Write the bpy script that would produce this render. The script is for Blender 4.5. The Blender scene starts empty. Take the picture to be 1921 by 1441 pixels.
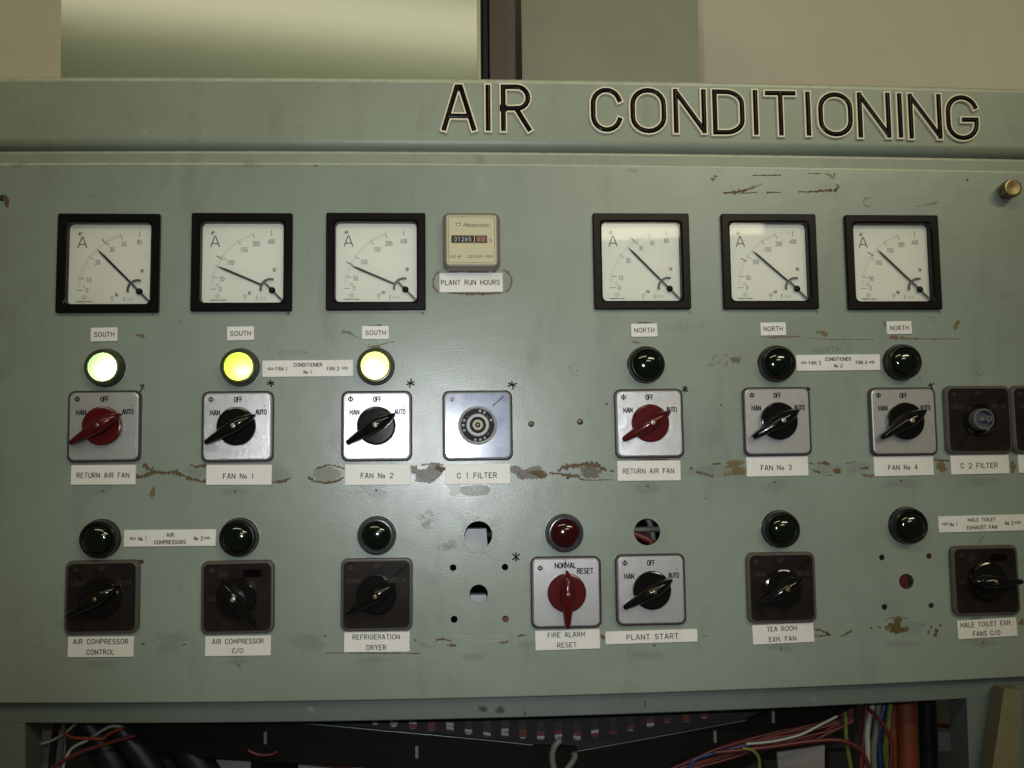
import bpy, math, random
import numpy as np
from mathutils import Vector, Matrix

random.seed(7)
S = bpy.context.scene
COL = S.collection
PI = math.pi

# ------------------------------------------------------------------ camera
# world: X right along the panel, Y into the panel (its painted face is Y = 0), Z up, metres
YAW, PITCH, ROLL = 0.0594, 0.08855, -0.01223
CAM = np.array([0.32822, -0.94247, -0.10183])
FPX, CX, CY = 1840.0, 960.5, 720.5          # focal length in photo pixels


def cam_axes():
    a, b, c = YAW, PITCH, ROLL
    B = np.array([[1, 0, 0], [0, 0, -1], [0, 1, 0.]])
    Ry = np.array([[math.cos(a), 0, -math.sin(a)], [0, 1, 0], [math.sin(a), 0, math.cos(a)]])
    Rx = np.array([[1, 0, 0], [0, math.cos(b), math.sin(b)], [0, -math.sin(b), math.cos(b)]])
    Rz = np.array([[math.cos(c), -math.sin(c), 0], [math.sin(c), math.cos(c), 0], [0, 0, 1]])
    return Rz @ Rx @ Ry @ B


RC = cam_axes()
cd = bpy.data.cameras.new('camera')
cam = bpy.data.objects.new('camera', cd)
COL.objects.link(cam)
M3 = np.stack([RC[0], -RC[1], -RC[2]], axis=1)
cam.matrix_world = Matrix([[*M3[i], CAM[i]] for i in range(3)] + [[0, 0, 0, 1]])
cd.sensor_width = 36.0
cd.sensor_fit = 'HORIZONTAL'
cd.lens = FPX / 1921 * 36.0
cd.clip_start = 0.02
cd.clip_end = 50
cd.dof.use_dof = True
cd.dof.focus_distance = 0.95
cd.dof.aperture_fstop = 16
S.camera = cam

# ------------------------------------------------------------------ world, lamps, exposure
w = bpy.data.worlds.new('World')
S.world = w
w.use_nodes = True
w.node_tree.nodes['Background'].inputs[0].default_value = (0.80, 0.78, 0.62, 1)
w.node_tree.nodes['Background'].inputs[1].default_value = 0.055
S.view_settings.view_transform = 'Standard'
S.view_settings.look = 'None'
S.view_settings.exposure = 0
S.view_settings.gamma = 1


def lamp(name, kind, loc, target, power, color, **kw):
    l = bpy.data.lights.new(name, kind)
    l.energy = power
    l.color = color
    for k, v in kw.items():
        setattr(l, k, v)
    o = bpy.data.objects.new(name, l)
    COL.objects.link(o)
    o.location = loc
    d = Vector(target) - Vector(loc)
    o.rotation_euler = d.to_track_quat('-Z', 'Y').to_euler()
    return o


lamp('camera_flash', 'SPOT', (0.305, -0.935, -0.062), (0.40, 0, -0.010), 18.0, (0.91, 0.955, 1.02),
     spot_size=math.radians(73), spot_blend=1.0, shadow_soft_size=0.006)
lamp('ceiling_tube_near', 'AREA', (-0.15, -1.55, 1.31), (0.2, 0.2, 0.2), 7.5, (1.0, 0.93, 0.62),
     shape='RECTANGLE', size=1.5, size_y=0.16)
lamp('fill_light_right', 'AREA', (1.75, -2.6, 1.45), (1.2, 0.3, 0.15), 22.0, (1.0, 0.93, 0.62),  # added fill that brightens the panel's right side and the wall
     shape='RECTANGLE', size=1.4, size_y=0.16)
lamp('ceiling_tube_far', 'AREA', (1.83, -6.9, 2.05), (0.6, 0, 0.2), 26.0, (1.0, 0.93, 0.62),
     shape='RECTANGLE', size=2.06, size_y=0.52)


# ------------------------------------------------------------------ helpers
def at(px, py, d=0.0):
    """point on the plane d metres in front of the painted face, seen at photo pixel (px, py)"""
    v = RC.T @ np.array([(px - CX) / FPX, (py - CY) / FPX, 1.0])
    t = (-d - CAM[1]) / v[1]
    p = CAM + t * v
    return float(p[0]), float(p[2])


class MB:
    def __init__(self):
        self.v, self.f, self.m, self.s, self.fade = [], [], [], [], []

    def add(self, verts, faces, mi=0, smooth=False, fade=None):
        b = len(self.v)
        self.v += [tuple(p) for p in verts]
        self.fade += list(fade) if fade is not None else [1.0] * len(verts)
        for f in faces:
            self.f.append(tuple(b + i for i in f))
            self.m.append(mi)
            self.s.append(smooth)

    def build(self, name, mats, parent=None, loc=None, rot=0.0):
        me = bpy.data.meshes.new(name)
        me.from_pydata(self.v, [], self.f)
        if not isinstance(mats, (list, tuple)):
            mats = [mats]
        for m in mats:
            me.materials.append(m)
        me.polygons.foreach_set('material_index', self.m)
        me.polygons.foreach_set('use_smooth', self.s)
        a = me.attributes.new('fade', 'FLOAT', 'POINT')
        a.data.foreach_set('value', self.fade)
        me.update()
        o = bpy.data.objects.new(name, me)
        COL.objects.link(o)
        if parent:
            o.parent = parent
        if loc is not None:
            o.location = loc
            o.rotation_euler = (0, rot, 0)
        return o


def V(x, z, d):
    return (x, -d, z)


def rrect(hw, hh, r, n=6, cx=0.0, cz=0.0):
    r = max(min(r, hw, hh), 1e-6)
    p = []
    for (sx, sz, a0) in ((1, -1, -90), (1, 1, 0), (-1, 1, 90), (-1, -1, 180)):
        for k in range(n + 1):
            a = math.radians(a0 + 90 * k / n)
            p.append((cx + sx * (hw - r) + r * math.cos(a), cz + sz * (hh - r) + r * math.sin(a)))
    return p


def circ(r, n=48, cx=0.0, cz=0.0):
    return [(cx + r * math.cos(2 * PI * k / n), cz + r * math.sin(2 * PI * k / n)) for k in range(n)]


def loft(mb, levels, mi=0, smooth=False, cap=True, cap0=False, mis=None):
    """levels: list of (loop, d) from the back outwards"""
    n = len(levels[0][0])
    for i in range(len(levels) - 1):
        (a, da), (b, db) = levels[i], levels[i + 1]
        vs = [V(x, z, da) for x, z in a] + [V(x, z, db) for x, z in b]
        mb.add(vs, [(k, (k + 1) % n, n + (k + 1) % n, n + k) for k in range(n)], mis[i] if mis else mi, smooth)
    if cap:
        l, d = levels[-1]
        mb.add([V(x, z, d) for x, z in l], [tuple(range(n))], mis[-1] if mis else mi, False)
    if cap0:
        l, d = levels[0]
        mb.add([V(x, z, d) for x, z in l], [tuple(reversed(range(n)))], mi, False)


def lathe(mb, prof, cx=0.0, cz=0.0, n=48, mi=0, smooth=True, cap=True, mis=None):
    lv = [(circ(max(r, 1e-5), n, cx, cz), d) for r, d in prof]
    for i in range(len(lv) - 1):
        # separate rings per segment keep creases crisp
        (a, da), (b, db) = lv[i], lv[i + 1]
        vs = [V(x, z, da) for x, z in a] + [V(x, z, db) for x, z in b]
        mb.add(vs, [(k, (k + 1) % n, n + (k + 1) % n, n + k) for k in range(n)], mis[i] if mis else mi, smooth)
    if cap:
        l, d = lv[-1]
        mb.add([V(x, z, d) for x, z in l], [tuple(range(n))], mis[-1] if mis else mi, False)


def dome(mb, r, d0, h, cx=0.0, cz=0.0, n=40, m=10, mi=0):
    """one welded smooth cap, rising h above d0"""
    vs, fs = [], []
    for j in range(m):
        a = (PI / 2) * j / m
        for k in range(n):
            t = 2 * PI * k / n
            vs.append(V(cx + r * math.cos(a) * math.cos(t), cz + r * math.cos(a) * math.sin(t), d0 + h * math.sin(a)))
    vs.append(V(cx, cz, d0 + h))
    for j in range(m - 1):
        for k in range(n):
            fs.append((j * n + k, j * n + (k + 1) % n, (j + 1) * n + (k + 1) % n, (j + 1) * n + k))
    for k in range(n):
        fs.append(((m - 1) * n + k, (m - 1) * n + (k + 1) % n, m * n))
    mb.add(vs, fs, mi, True)


def box(mb, x0, x1, z0, z1, d0, d1, mi=0):
    l = [(x0, z0), (x1, z0), (x1, z1), (x0, z1)]
    loft(mb, [(l, d0), (l, d1)], mi, cap=True, cap0=True)


def prism(mb, pts, d0, d1, mi=0):
    """pts counter-clockwise (x, z)"""
    ar = sum(pts[i][0] * pts[(i + 1) % len(pts)][1] - pts[(i + 1) % len(pts)][0] * pts[i][1] for i in range(len(pts)))
    if ar < 0:
        pts = pts[::-1]
    loft(mb, [(pts, d0), (pts, d1)], mi, cap=True, cap0=True)


def tube(mb, pts, r, n=10, mi=0, caps=True):
    """pts: list of 3d points, smoothed by Catmull-Rom"""
    P = [Vector(p) for p in pts]
    if len(P) > 2:
        Q = []
        for i in range(len(P) - 1):
            p0, p1, p2, p3 = P[max(i - 1, 0)], P[i], P[i + 1], P[min(i + 2, len(P) - 1)]
            for k in range(8):
                t = k / 8
                Q.append(0.5 * ((2 * p1) + (p2 - p0) * t + (2 * p0 - 5 * p1 + 4 * p2 - p3) * t * t + (3 * p1 - p0 - 3 * p2 + p3) * t ** 3))
        Q.append(P[-1])
        P = Q
    vs, fs = [], []
    for i, p in enumerate(P):
        t = (P[min(i + 1, len(P) - 1)] - P[max(i - 1, 0)]).normalized()
        u = t.cross(Vector((0.13, 1, 0.21))).normalized()
        v = t.cross(u).normalized()
        for k in range(n):
            a = 2 * PI * k / n
            vs.append(p + r * (math.cos(a) * u + math.sin(a) * v))
    for i in range(len(P) - 1):
        for k in range(n):
            fs.append((i * n + k, i * n + (k + 1) % n, (i + 1) * n + (k + 1) % n, (i + 1) * n + k))
    mb.add(vs, fs, mi, True)
    if caps:
        mb.add(vs[:n], [tuple(range(n))], mi)
        mb.add(vs[-n:], [tuple(range(n))], mi)


# ---- stroke lettering (engraver's single line alphabet)
def arc(cx, cy, rx, ry, a0, a1, n=10):
    return [(cx + rx * math.cos(math.radians(a0 + (a1 - a0) * k / n)), cy + ry * math.sin(math.radians(a0 + (a1 - a0) * k / n))) for k in range(n + 1)]


def glyph(c, W, ry):
    """strokes of capital c in a box W wide and 1 high"""
    h = W / 2
    if c == 'A': return [[(0, 0), (h - .045, 1), (h + .045, 1), (W, 0)], [(W * .15, .3), (W * .85, .3)]]
    if c == 'B': return [[(0, 0), (0, 1), (W * .6, 1)] + arc(W * .6, .76, W * .33, .24, 90, -90) + [(0, .52)], [(W * .62, .52)] + arc(W * .62, .26, W * .38, .26, 90, -90) + [(0, 0)]]
    if c == 'C': return [arc(h, 1 - ry, h, ry, 15, 180) + arc(h, ry, h, ry, 180, 345)]
    if c == 'D': return [[(0, 0), (0, 1), (W * .4, 1)] + arc(W * .4, 1 - ry, W * .6, ry, 90, 0) + arc(W * .4, ry, W * .6, ry, 0, -90) + [(0, 0)]]
    if c == 'E': return [[(W, 1), (0, 1), (0, 0), (W, 0)], [(0, .52), (W * .85, .52)]]
    if c == 'F': return [[(W, 1), (0, 1), (0, 0)], [(0, .52), (W * .85, .52)]]
    if c == 'G': return [arc(h, 1 - ry, h, ry, 18, 180) + arc(h, ry, h, ry, 180, 360) + [(W, .45), (W * .55, .45)]]
    if c == 'H': return [[(0, 0), (0, 1)], [(W, 0), (W, 1)], [(0, .52), (W, .52)]]
    if c == 'I': return [[(h, 0), (h, 1)]]
    if c == 'J': return [[(W, 1), (W, ry)] + arc(h, ry, h, ry, 0, -180)]
    if c == 'K': return [[(0, 0), (0, 1)], [(W, 1), (0, .4)], [(W * .3, .58), (W, 0)]]
    if c == 'L': return [[(0, 1), (0, 0), (W, 0)]]
    if c == 'M': return [[(0, 0), (0, 1), (h, .3), (W, 1), (W, 0)]]
    if c == 'N': return [[(0, 0), (0, 1)], [(W, 0), (W, 1)], [(W * .03, .97), (W * .97, .03)]]
    if c in 'O0': return [arc(h, 1 - ry, h, ry, 0, 180) + arc(h, ry, h, ry, 180, 360) + [(W, 1 - ry)]]
    if c == 'P': return [[(0, 0), (0, 1), (W * .55, 1)] + arc(W * .55, .74, W * .45, .26, 90, -90) + [(0, .48)]]
    if c == 'Q': return glyph('O', W, ry) + [[(W * .6, .3), (W * 1.05, -.05)]]
    if c == 'R': return [[(0, 0), (0, 1), (W * .55, 1)] + arc(W * .55, .745, W * .42, .255, 90, -90) + [(0, .49)], [(W * .5, .49), (W, 0)]]
    if c == 'S': return [arc(h, .75, h * .95, .25, 20, 180) + arc(h, .75, h * .95, .25, 180, 262)[1:] + arc(h, .26, h, .26, 80, -160)]
    if c == 'T': return [[(0, 1), (W, 1)], [(h, 1), (h, 0)]]
    if c == 'U': return [[(0, 1), (0, ry)] + arc(h, ry, h, ry, 180, 360) + [(W, 1)]]
    if c == 'V': return [[(0, 1), (h, 0), (W, 1)]]
    if c == 'W': return [[(0, 1), (W * .25, 0), (h, .75), (W * .75, 0), (W, 1)]]
    if c == 'X': return [[(0, 0), (W, 1)], [(0, 1), (W, 0)]]
    if c == 'Y': return [[(0, 1), (h, .48), (W, 1)], [(h, .48), (h, 0)]]
    if c == 'Z': return [[(0, 1), (W, 1), (0, 0), (W, 0)]]
    if c == '1': return [[(W * .2, .8), (h * 1.1, 1), (h * 1.1, 0)]]
    if c == '2': return [arc(h, .72, h, .28, 165, -25) + [(0, 0), (W, 0)]]
    if c == '3': return [arc(h, .76, h * .9, .24, 160, -90), arc(h, .27, h, .27, 90, -160)]
    if c == '4': return [[(W * .75, 0), (W * .75, 1), (0, .28), (W, .28)]]
    if c == '5': return [[(W * .9, 1), (W * .1, 1), (W * .05, .55)] + arc(h, .32, h, .32, 120, -150)]
    if c == '6': return [arc(h, .3, h, .3, 0, 360), [(0, .3), (W * .15, .75), (W * .75, 1)]]
    if c == '7': return [[(0, 1), (W, 1), (W * .3, 0)]]
    if c == '8': return [arc(h, .75, h * .85, .25, -90, 270), arc(h, .26, h, .26, 90, 450)]
    if c == '9': return [arc(h, .7, h, .3, 0, 360), [(W, .7), (W * .8, .2), (W * .2, 0)]]
    if c == 'o': return [arc(h, .3, h, .3, 0, 360)]
    if c == '/': return [[(0, -.05), (W, 1.05)]]
    if c == '.': return [[(h, 0), (h, .08)]]
    if c == '-': return [[(0, .45), (W, .45)]]
    if c == '~': return [arc(W * .25, .45, W * .25, .12, 180, 0) + arc(W * .75, .45, W * .25, .12, 180, 360)]
    if c == '&': return [[(W, 0), (W * .2, .75)] + arc(W * .45, .8, W * .25, .2, 180, 0) + [(0, .28)] + arc(h * .8, .22, h * .8, .22, 180, 330) + [(W, .45)]]
    if c == 'Φ': return [arc(h, .5, h, .32, 0, 360), [(h, 0), (h, 1)]]
    if c == '<': return [[(W, .3), (.4 * W, .3), (.4 * W, .08), (0, .5), (.4 * W, .92), (.4 * W, .7), (W, .7), (W, .3)]]
    if c == '>': return [[(0, .3), (.6 * W, .3), (.6 * W, .08), (W, .5), (.6 * W, .92), (.6 * W, .7), (0, .7), (0, .3)]]
    return []


WID = {'I': .12, '1': .4, 'o': .42, '.': .1, 'M': .82, 'W': 1.0, 'E': .58, 'F': .56, 'L': .54, '<': 1.5, '>': 1.5, ' ': .5, 'A': .74, 'C': .7, 'O': .74, 'G': .72, 'N': .7, '-': .4, '/': .5}


def stroke_text(s, cap, width=None, gap=.28, ry=.4, digit=None):
    """polylines centred on the origin, cap high, stretched to width"""
    x, out = 0.0, []
    for c in s:
        W = WID.get(c, .64)
        for st in glyph(c, W, min(ry, .48)):
            out.append([(x + px, py - .5) for px, py in st])
        x += W + gap
    x -= gap
    sx = (width / x) if width else cap
    return [[((px - x / 2) * sx, py * cap) for px, py in st] for st in out]


SEQ = [0]


def ribbon(mb, pts, w, d, mi=0, ext=.3):
    """flat stroke of width w along pts (x, z)"""
    P = [Vector(p) for p in pts]
    P = [p for i, p in enumerate(P) if i == 0 or (p - P[i - 1]).length > 1e-7]
    if len(P) < 2: return
    closed = (P[0] - P[-1]).length < 1e-6
    if not closed:
        P[0] = P[0] + (P[0] - P[1]).normalized() * w * ext
        P[-1] = P[-1] + (P[-1] - P[-2]).normalized() * w * ext
    SEQ[0] = (SEQ[0] + 1) % 24
    d = d + SEQ[0] * 3e-6
    L, R_ = [], []
    n = len(P)
    for i, p in enumerate(P):
        a = P[i] - P[i - 1] if i > 0 else (P[0] - P[-2] if closed else P[1] - P[0])
        b = P[i + 1] - P[i] if i < n - 1 else (P[1] - P[0] if closed else P[-1] - P[-2])
        a, b = a.normalized(), b.normalized()
        na, nb = Vector((-a.y, a.x)), Vector((-b.y, b.x))
        m = na + nb
        if m.length < .2: m = na
        m.normalize()
        k = 1 / max(m.dot(na), .38)
        L.append(p + m * w / 2 * k)
        R_.append(p - m * w / 2 * k)
    vs = [V(p.x, p.y, d) for p in L] + [V(p.x, p.y, d) for p in R_]
    mb.add(vs, [(i, n + i, n + i + 1, i + 1) for i in range(n - 1)], mi)


def write(mb, s, cx, cz, cap, width, d, mi, sw=None, rot=0.0, **kw):
    sw = sw or cap * .13
    c, sn = math.cos(rot), math.sin(rot)
    for st in stroke_text(s, cap, width, **kw):
        ribbon(mb, [(cx + c * x - sn * z, cz + sn * x + c * z) for x, z in st], sw, d, mi)


# ------------------------------------------------------------------ materials
def mat(name, col, rough=.5, metal=0.0, spec=.5, coat=0.0, coat_rough=.08, bump=None, var=None, alpha=None, emit=None):
    """bump=(scale, strength[, stretch]); var=(scale, amount, colour2)"""
    m = bpy.data.materials.new(name)
    m.use_nodes = True
    nt = m.node_tree
    b = nt.nodes['Principled BSDF']
    b.inputs['Base Color'].default_value = (*col, 1)
    b.inputs['Roughness'].default_value = rough
    b.inputs['Metallic'].default_value = metal
    b.inputs['Specular IOR Level'].default_value = spec
    b.inputs['Coat Weight'].default_value = coat
    b.inputs['Coat Roughness'].default_value = coat_rough
    tc = nt.nodes.new('ShaderNodeTexCoord')
    if var:
        n = nt.nodes.new('ShaderNodeTexNoise')
        vsrc = tc.outputs['Object']
        if bump and len(bump) > 2:
            mpv = nt.nodes.new('ShaderNodeMapping')
            mpv.inputs['Scale'].default_value = bump[2]
            nt.links.new(vsrc, mpv.inputs['Vector'])
            vsrc = mpv.outputs[0]
        n.inputs['Scale'].default_value = var[0]
        n.inputs['Detail'].default_value = 6
        n.inputs['Roughness'].default_value = .62
        nt.links.new(vsrc, n.inputs['Vector'])
        r = nt.nodes.new('ShaderNodeMapRange')
        r.inputs['From Min'].default_value = .42
        r.inputs['From Max'].default_value = .75
        r.inputs['To Max'].default_value = var[1]
        nt.links.new(n.outputs[0], r.inputs['Value'])
        mx = nt.nodes.new('ShaderNodeMix')
        mx.data_type = 'RGBA'
        mx.inputs[6].default_value = (*col, 1)
        mx.inputs[7].default_value = (*var[2], 1)
        nt.links.new(r.outputs[0], mx.inputs[0])
        nt.links.new(mx.outputs[2], b.inputs['Base Color'])
    if bump:
        n = nt.nodes.new('ShaderNodeTexNoise')
        n.inputs['Scale'].default_value = bump[0]
        n.inputs['Detail'].default_value = 3
        if len(bump) > 2:
            mp = nt.nodes.new('ShaderNodeMapping')
            mp.inputs['Scale'].default_value = bump[2]
            nt.links.new(tc.outputs['Object'], mp.inputs['Vector'])
            nt.links.new(mp.outputs[0], n.inputs['Vector'])
        else:
            nt.links.new(tc.outputs['Object'], n.inputs['Vector'])
        bp = nt.nodes.new('ShaderNodeBump')
        bp.inputs['Strength'].default_value = bump[1]
        bp.inputs['Distance'].default_value = .0004
        nt.links.new(n.outputs[0], bp.inputs['Height'])
        nt.links.new(bp.outputs[0], b.inputs['Normal'])
    if alpha is not None:
        b.inputs['Alpha'].default_value = alpha
    return m


def stain(name, col, col2, rough, amax, nscale, lo, hi, gain=.5, bump=None, spec=.4):
    """thin deposit on the paint: ragged through a noise mask, fading with the 'fade' attribute"""
    m = mat(name, col, rough, spec=spec, bump=bump, var=(nscale * 1.7, 1.0, col2))
    nt = m.node_tree
    b = nt.nodes['Principled BSDF']
    tc = nt.nodes.new('ShaderNodeTexCoord')
    n = nt.nodes.new('ShaderNodeTexNoise')
    n.inputs['Scale'].default_value = nscale
    n.inputs['Detail'].default_value = 7
    n.inputs['Roughness'].default_value = .68
    nt.links.new(tc.outputs['Object'], n.inputs['Vector'])
    at_ = nt.nodes.new('ShaderNodeAttribute')
    at_.attribute_name = 'fade'
    ma = nt.nodes.new('ShaderNodeMath')
    ma.operation = 'MULTIPLY_ADD'
    ma.inputs[1].default_value = gain
    nt.links.new(at_.outputs['Fac'], ma.inputs[0])
    nt.links.new(n.outputs[0], ma.inputs[2])
    r = nt.nodes.new('ShaderNodeMapRange')
    r.inputs['From Min'].default_value = lo
    r.inputs['From Max'].default_value = hi
    r.inputs['To Max'].default_value = amax
    nt.links.new(ma.outputs[0], r.inputs['Value'])
    nt.links.new(r.outputs[0], b.inputs['Alpha'])
    return m


def paint_material(name, base, dirty, rough):
    m = mat(name, base, rough, spec=.62)
    nt = m.node_tree
    b = nt.nodes['Principled BSDF']
    tc = nt.nodes.new('ShaderNodeTexCoord')

    def noise(scale, detail=5, rg=.6, stretch=None):
        n = nt.nodes.new('ShaderNodeTexNoise')
        n.inputs['Scale'].default_value = scale
        n.inputs['Detail'].default_value = detail
        n.inputs['Roughness'].default_value = rg
        src = tc.outputs['Object']
        if stretch:
            mp = nt.nodes.new('ShaderNodeMapping')
            mp.inputs['Scale'].default_value = stretch
            nt.links.new(src, mp.inputs['Vector'])
            src = mp.outputs[0]
        nt.links.new(src, n.inputs['Vector'])
        return n.outputs[0]

    def ramp(src, lo, hi, to):
        r = nt.nodes.new('ShaderNodeMapRange')
        r.inputs['From Min'].default_value = lo
        r.inputs['From Max'].default_value = hi
        r.inputs['To Max'].default_value = to
        nt.links.new(src, r.inputs['Value'])
        return r.outputs[0]

    def mix(fac, a, c2):
        mx = nt.nodes.new('ShaderNodeMix')
        mx.data_type = 'RGBA'
        nt.links.new(fac, mx.inputs[0])
        if isinstance(a, tuple): mx.inputs[6].default_value = (*a, 1)
        else: nt.links.new(a, mx.inputs[6])
        mx.inputs[7].default_value = (*c2, 1)
        return mx.outputs[2]

    c = mix(ramp(noise(5, 6), .42, .72, .8), base, dirty)
    c = mix(ramp(noise(22, 6, .7, (1, 1, .35)),   .54, .76, .55), c, tuple(k * .72 for k in dirty))
    c = mix(ramp(noise(140, 2), .70, .78, .55), c, (.10, .075, .05))
    c = mix(ramp(noise(60, 3), .66, .8, .35), c, (.36, .38, .32))
    nt.links.new(c, b.inputs['Base Color'])
    r = nt.nodes.new('ShaderNodeMapRange')
    r.inputs['To Min'].default_value = rough - .07
    r.inputs['To Max'].default_value = rough + .10
    nt.links.new(noise(14, 5), r.inputs['Value'])
    nt.links.new(r.outputs[0], b.inputs['Roughness'])
    bp = nt.nodes.new('ShaderNodeBump')
    bp.inputs['Strength'].default_value = .34
    bp.inputs['Distance'].default_value = .0003
    nt.links.new(noise(620, 2), bp.inputs['Height'])
    bp2 = nt.nodes.new('ShaderNodeBump')
    bp2.inputs['Strength'].default_value = .25
    bp2.inputs['Distance'].default_value = .002
    nt.links.new(noise(16, 2), bp2.inputs['Height'])
    nt.links.new(bp2.outputs[0], bp.inputs['Normal'])
    nt.links.new(bp.outputs[0], b.inputs['Normal'])
    return m


PAINT = paint_material('sage_paint', (.214, .254, .214), (.168, .197, .156), .28)
PAINT_LOWER = paint_material('shaded_frame_paint', (.105, .130, .118), (.08, .10, .085), .42)  # frame paint darkened and blued; the shade of the recess is in the colour
RAILDIRT = stain('rail_dirt', (.03, .025, .018), (.05, .04, .03), .6, .8, 200, .55, 1.0, .5)
PALEEDGE = stain('pale_edge', (.40, .42, .31), (.30, .31, .22), .35, .95, 60, .30, .70, .4)  # paler colour laid along the top bevels of header, strip and panel
PAINT_FRAME = paint_material('sage_frame_paint', (.205, .242, .185), (.155, .182, .130), .42)
INK = mat('marker_ink', (.008, .006, .014), .6, spec=.1)
PENCIL = mat('pencil', (.06, .07, .10), .6, alpha=.28)
RUST = stain('rust', (.080, .045, .016), (.13, .080, .034), .6, .95, 260, .72, .86, .5, bump=(900, .8))
OCHRE = stain('ochre_varnish', (.15, .095, .030), (.20, .15, .06), .45, .75, 220, .74, .95, .5)
GLUE = stain('old_glue', (.135, .118, .085), (.085, .068, .048), .30, .85, 320, .66, .86, .5, bump=(700, .6), spec=.25)
GREYGLUE = stain('bare_patch', (.225, .222, .185), (.19, .18, .155), .5, .36, 160, .62, .72, .5)
SMUDGE = stain('smudge', (.15, .12, .125), (.13, .11, .11), .55, .15, 90, .62, 1.05, .5)
PALE = stain('pale_glue_and_glare', (.40, .44, .37), (.33, .36, .30), .3, .7, 200, .62, .9, .5)
BLACK = mat('black_plastic', (.005, .004, .0036), .28, spec=.16, bump=(500, .05))
BLACKGLOSS = mat('black_bakelite', (.005, .0045, .004), .12, spec=.35)
REDKNOB = mat('red_bakelite', (.072, .0045, .006), .2, spec=.35, var=(180, .5, (.05, .003, .005)))
DIAL = mat('dial_white', (.70, .695, .63), .55, var=(40, .35, (.62, .60, .50)))
DIALINK = mat('dial_ink', (.115, .105, .095), .6)
DIALFINE = mat('dial_fine_ink', (.24, .22, .20), .6)
NEEDLE = mat('needle_paint', (.018, .013, .013), .45)
YOKE = mat('yoke_grey', (.10, .09, .09), .4, metal=.3)
STEEL = mat('steel', (.46, .42, .37), .30, metal=.55)
BRASS = mat('old_brass', (.20, .15, .075), .38, metal=.9, var=(300, .6, (.12, .09, .05)))
SCREWDARK = mat('screw_slot', (.02, .016, .012), .6)
LABEL = mat('label_laminate', (.65, .64, .60), .42, var=(60, .35, (.50, .47, .40)))
LABELINK = mat('engraved_ink', (.030, .022, .018), .6)
PLATE = mat('brushed_aluminium', (.46, .455, .445), .31, metal=.55, spec=.5, bump=(420, .22, (14, 1, .16)), var=(330, .9, (.32, .315, .31)))
PLATEEDGE = mat('polished_edge', (.72, .72, .72), .42, metal=.8)
MIRROR = mat('polished_plate', (.135, .150, .185), .52, metal=1.0, coat=1.0, coat_rough=.17, var=(70, .9, (.05, .062, .10)), bump=(160, .05))
DARKPLATE = mat('dark_plate', (.0125, .0095, .0085), .22, spec=.16, var=(60, .8, (.022, .017, .016)))  # chromed plate; its reflection of the dark room is put into the colour
DARKTXT = mat('dark_plate_text', (.036, .031, .028), .5, spec=.2)
SURROUND = mat('switch_surround', (.034, .026, .027), .42)
SURROUNDGREY = mat('grey_switch_surround', (.070, .061, .050), .40, spec=.3)
PLATEINK = mat('plate_ink', (.010, .009, .009), .6, spec=.05)
BLACKMARK = mat('black_marker', (.0025, .002, .002), .7, spec=.02)
REDDOT = mat('red_dot', (.35, .02, .02), .5)
LENSG = mat('dark_green_lens', (.0012, .0045, .0015), .10, spec=.5, coat=.3)
LENSR = mat('dark_red_lens', (.026, .0012, .002), .10, spec=.5, coat=.3)
LAMPBLACK = mat('lamp_bezel_black', (.008, .0065, .006), .24, spec=.3)
LAMPRING = mat('lamp_ring_slate', (.035, .035, .042), .25, spec=.5)
CREAM = mat('cream_faceplate', (.47, .43, .27), .45)
TAUPE = mat('taupe_case', (.20, .180, .140), .42)
CREAMINK = mat('cream_print', (.06, .045, .03), .6)
COUNTER = mat('counter_black', (.012, .011, .012), .2)
WHITE = mat('counter_white', (.42, .44, .45), .5)
COUNTRED = mat('counter_red', (.22, .09, .05), .5)
SIGNWHITE = mat('sign_cream', (.72, .66, .50), .45)
SIGNBLACK = mat('sign_black', (.006, .004, .0035), .2, spec=.07)


def glass_mat():
    m = bpy.data.materials.new('meter_glass')
    m.use_nodes = True
    nt = m.node_tree
    nt.nodes.clear()
    o = nt.nodes.new('ShaderNodeOutputMaterial')
    mx = nt.nodes.new('ShaderNodeMixShader')
    t = nt.nodes.new('ShaderNodeBsdfTransparent')
    t.inputs[0].default_value = (.97, .98, .96, 1)
    g = nt.nodes.new('ShaderNodeBsdfGlossy')
    g.inputs['Roughness'].default_value = .03
    f = nt.nodes.new('ShaderNodeFresnel')
    f.inputs[0].default_value = 1.5
    nt.links.new(f.outputs[0], mx.inputs[0])
    nt.links.new(t.outputs[0], mx.inputs[1])
    nt.links.new(g.outputs[0], mx.inputs[2])
    nt.links.new(mx.outputs[0], o.inputs[0])
    return m


GLASS = glass_mat()


def lit_lens_mat(name, col):
    m = bpy.data.materials.new(name)
    m.use_nodes = True
    nt = m.node_tree
    nt.nodes.clear()
    o = nt.nodes.new('ShaderNodeOutputMaterial')
    mx = nt.nodes.new('ShaderNodeMixShader')
    mx.inputs[0].default_value = .12
    t = nt.nodes.new('ShaderNodeBsdfTranslucent')
    t.inputs[0].default_value = (*col, 1)
    g = nt.nodes.new('ShaderNodeBsdfGlossy')
    g.inputs['Roughness'].default_value = .25
    nt.links.new(t.outputs[0], mx.inputs[1])
    nt.links.new(g.outputs[0], mx.inputs[2])
    nt.links.new(mx.outputs[0], o.inputs[0])
    return m


# ------------------------------------------------------------------ things
def tag(o, label=None, cat=None, group=None, kind=None):
    if label: o['label'] = label
    if cat: o['category'] = cat
    if group: o['group'] = group
    if kind: o['kind'] = kind
    return o


def empty(name, px, py, d=0.0, rot=0.0):
    o = bpy.data.objects.new(name, None)
    COL.objects.link(o)
    x, z = at(px, py, d)
    o.location = (x, 0, z)
    o.rotation_euler = (0, -rot, 0)      # rot counter-clockwise as seen from the front
    o.empty_display_size = .02
    return o


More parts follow.
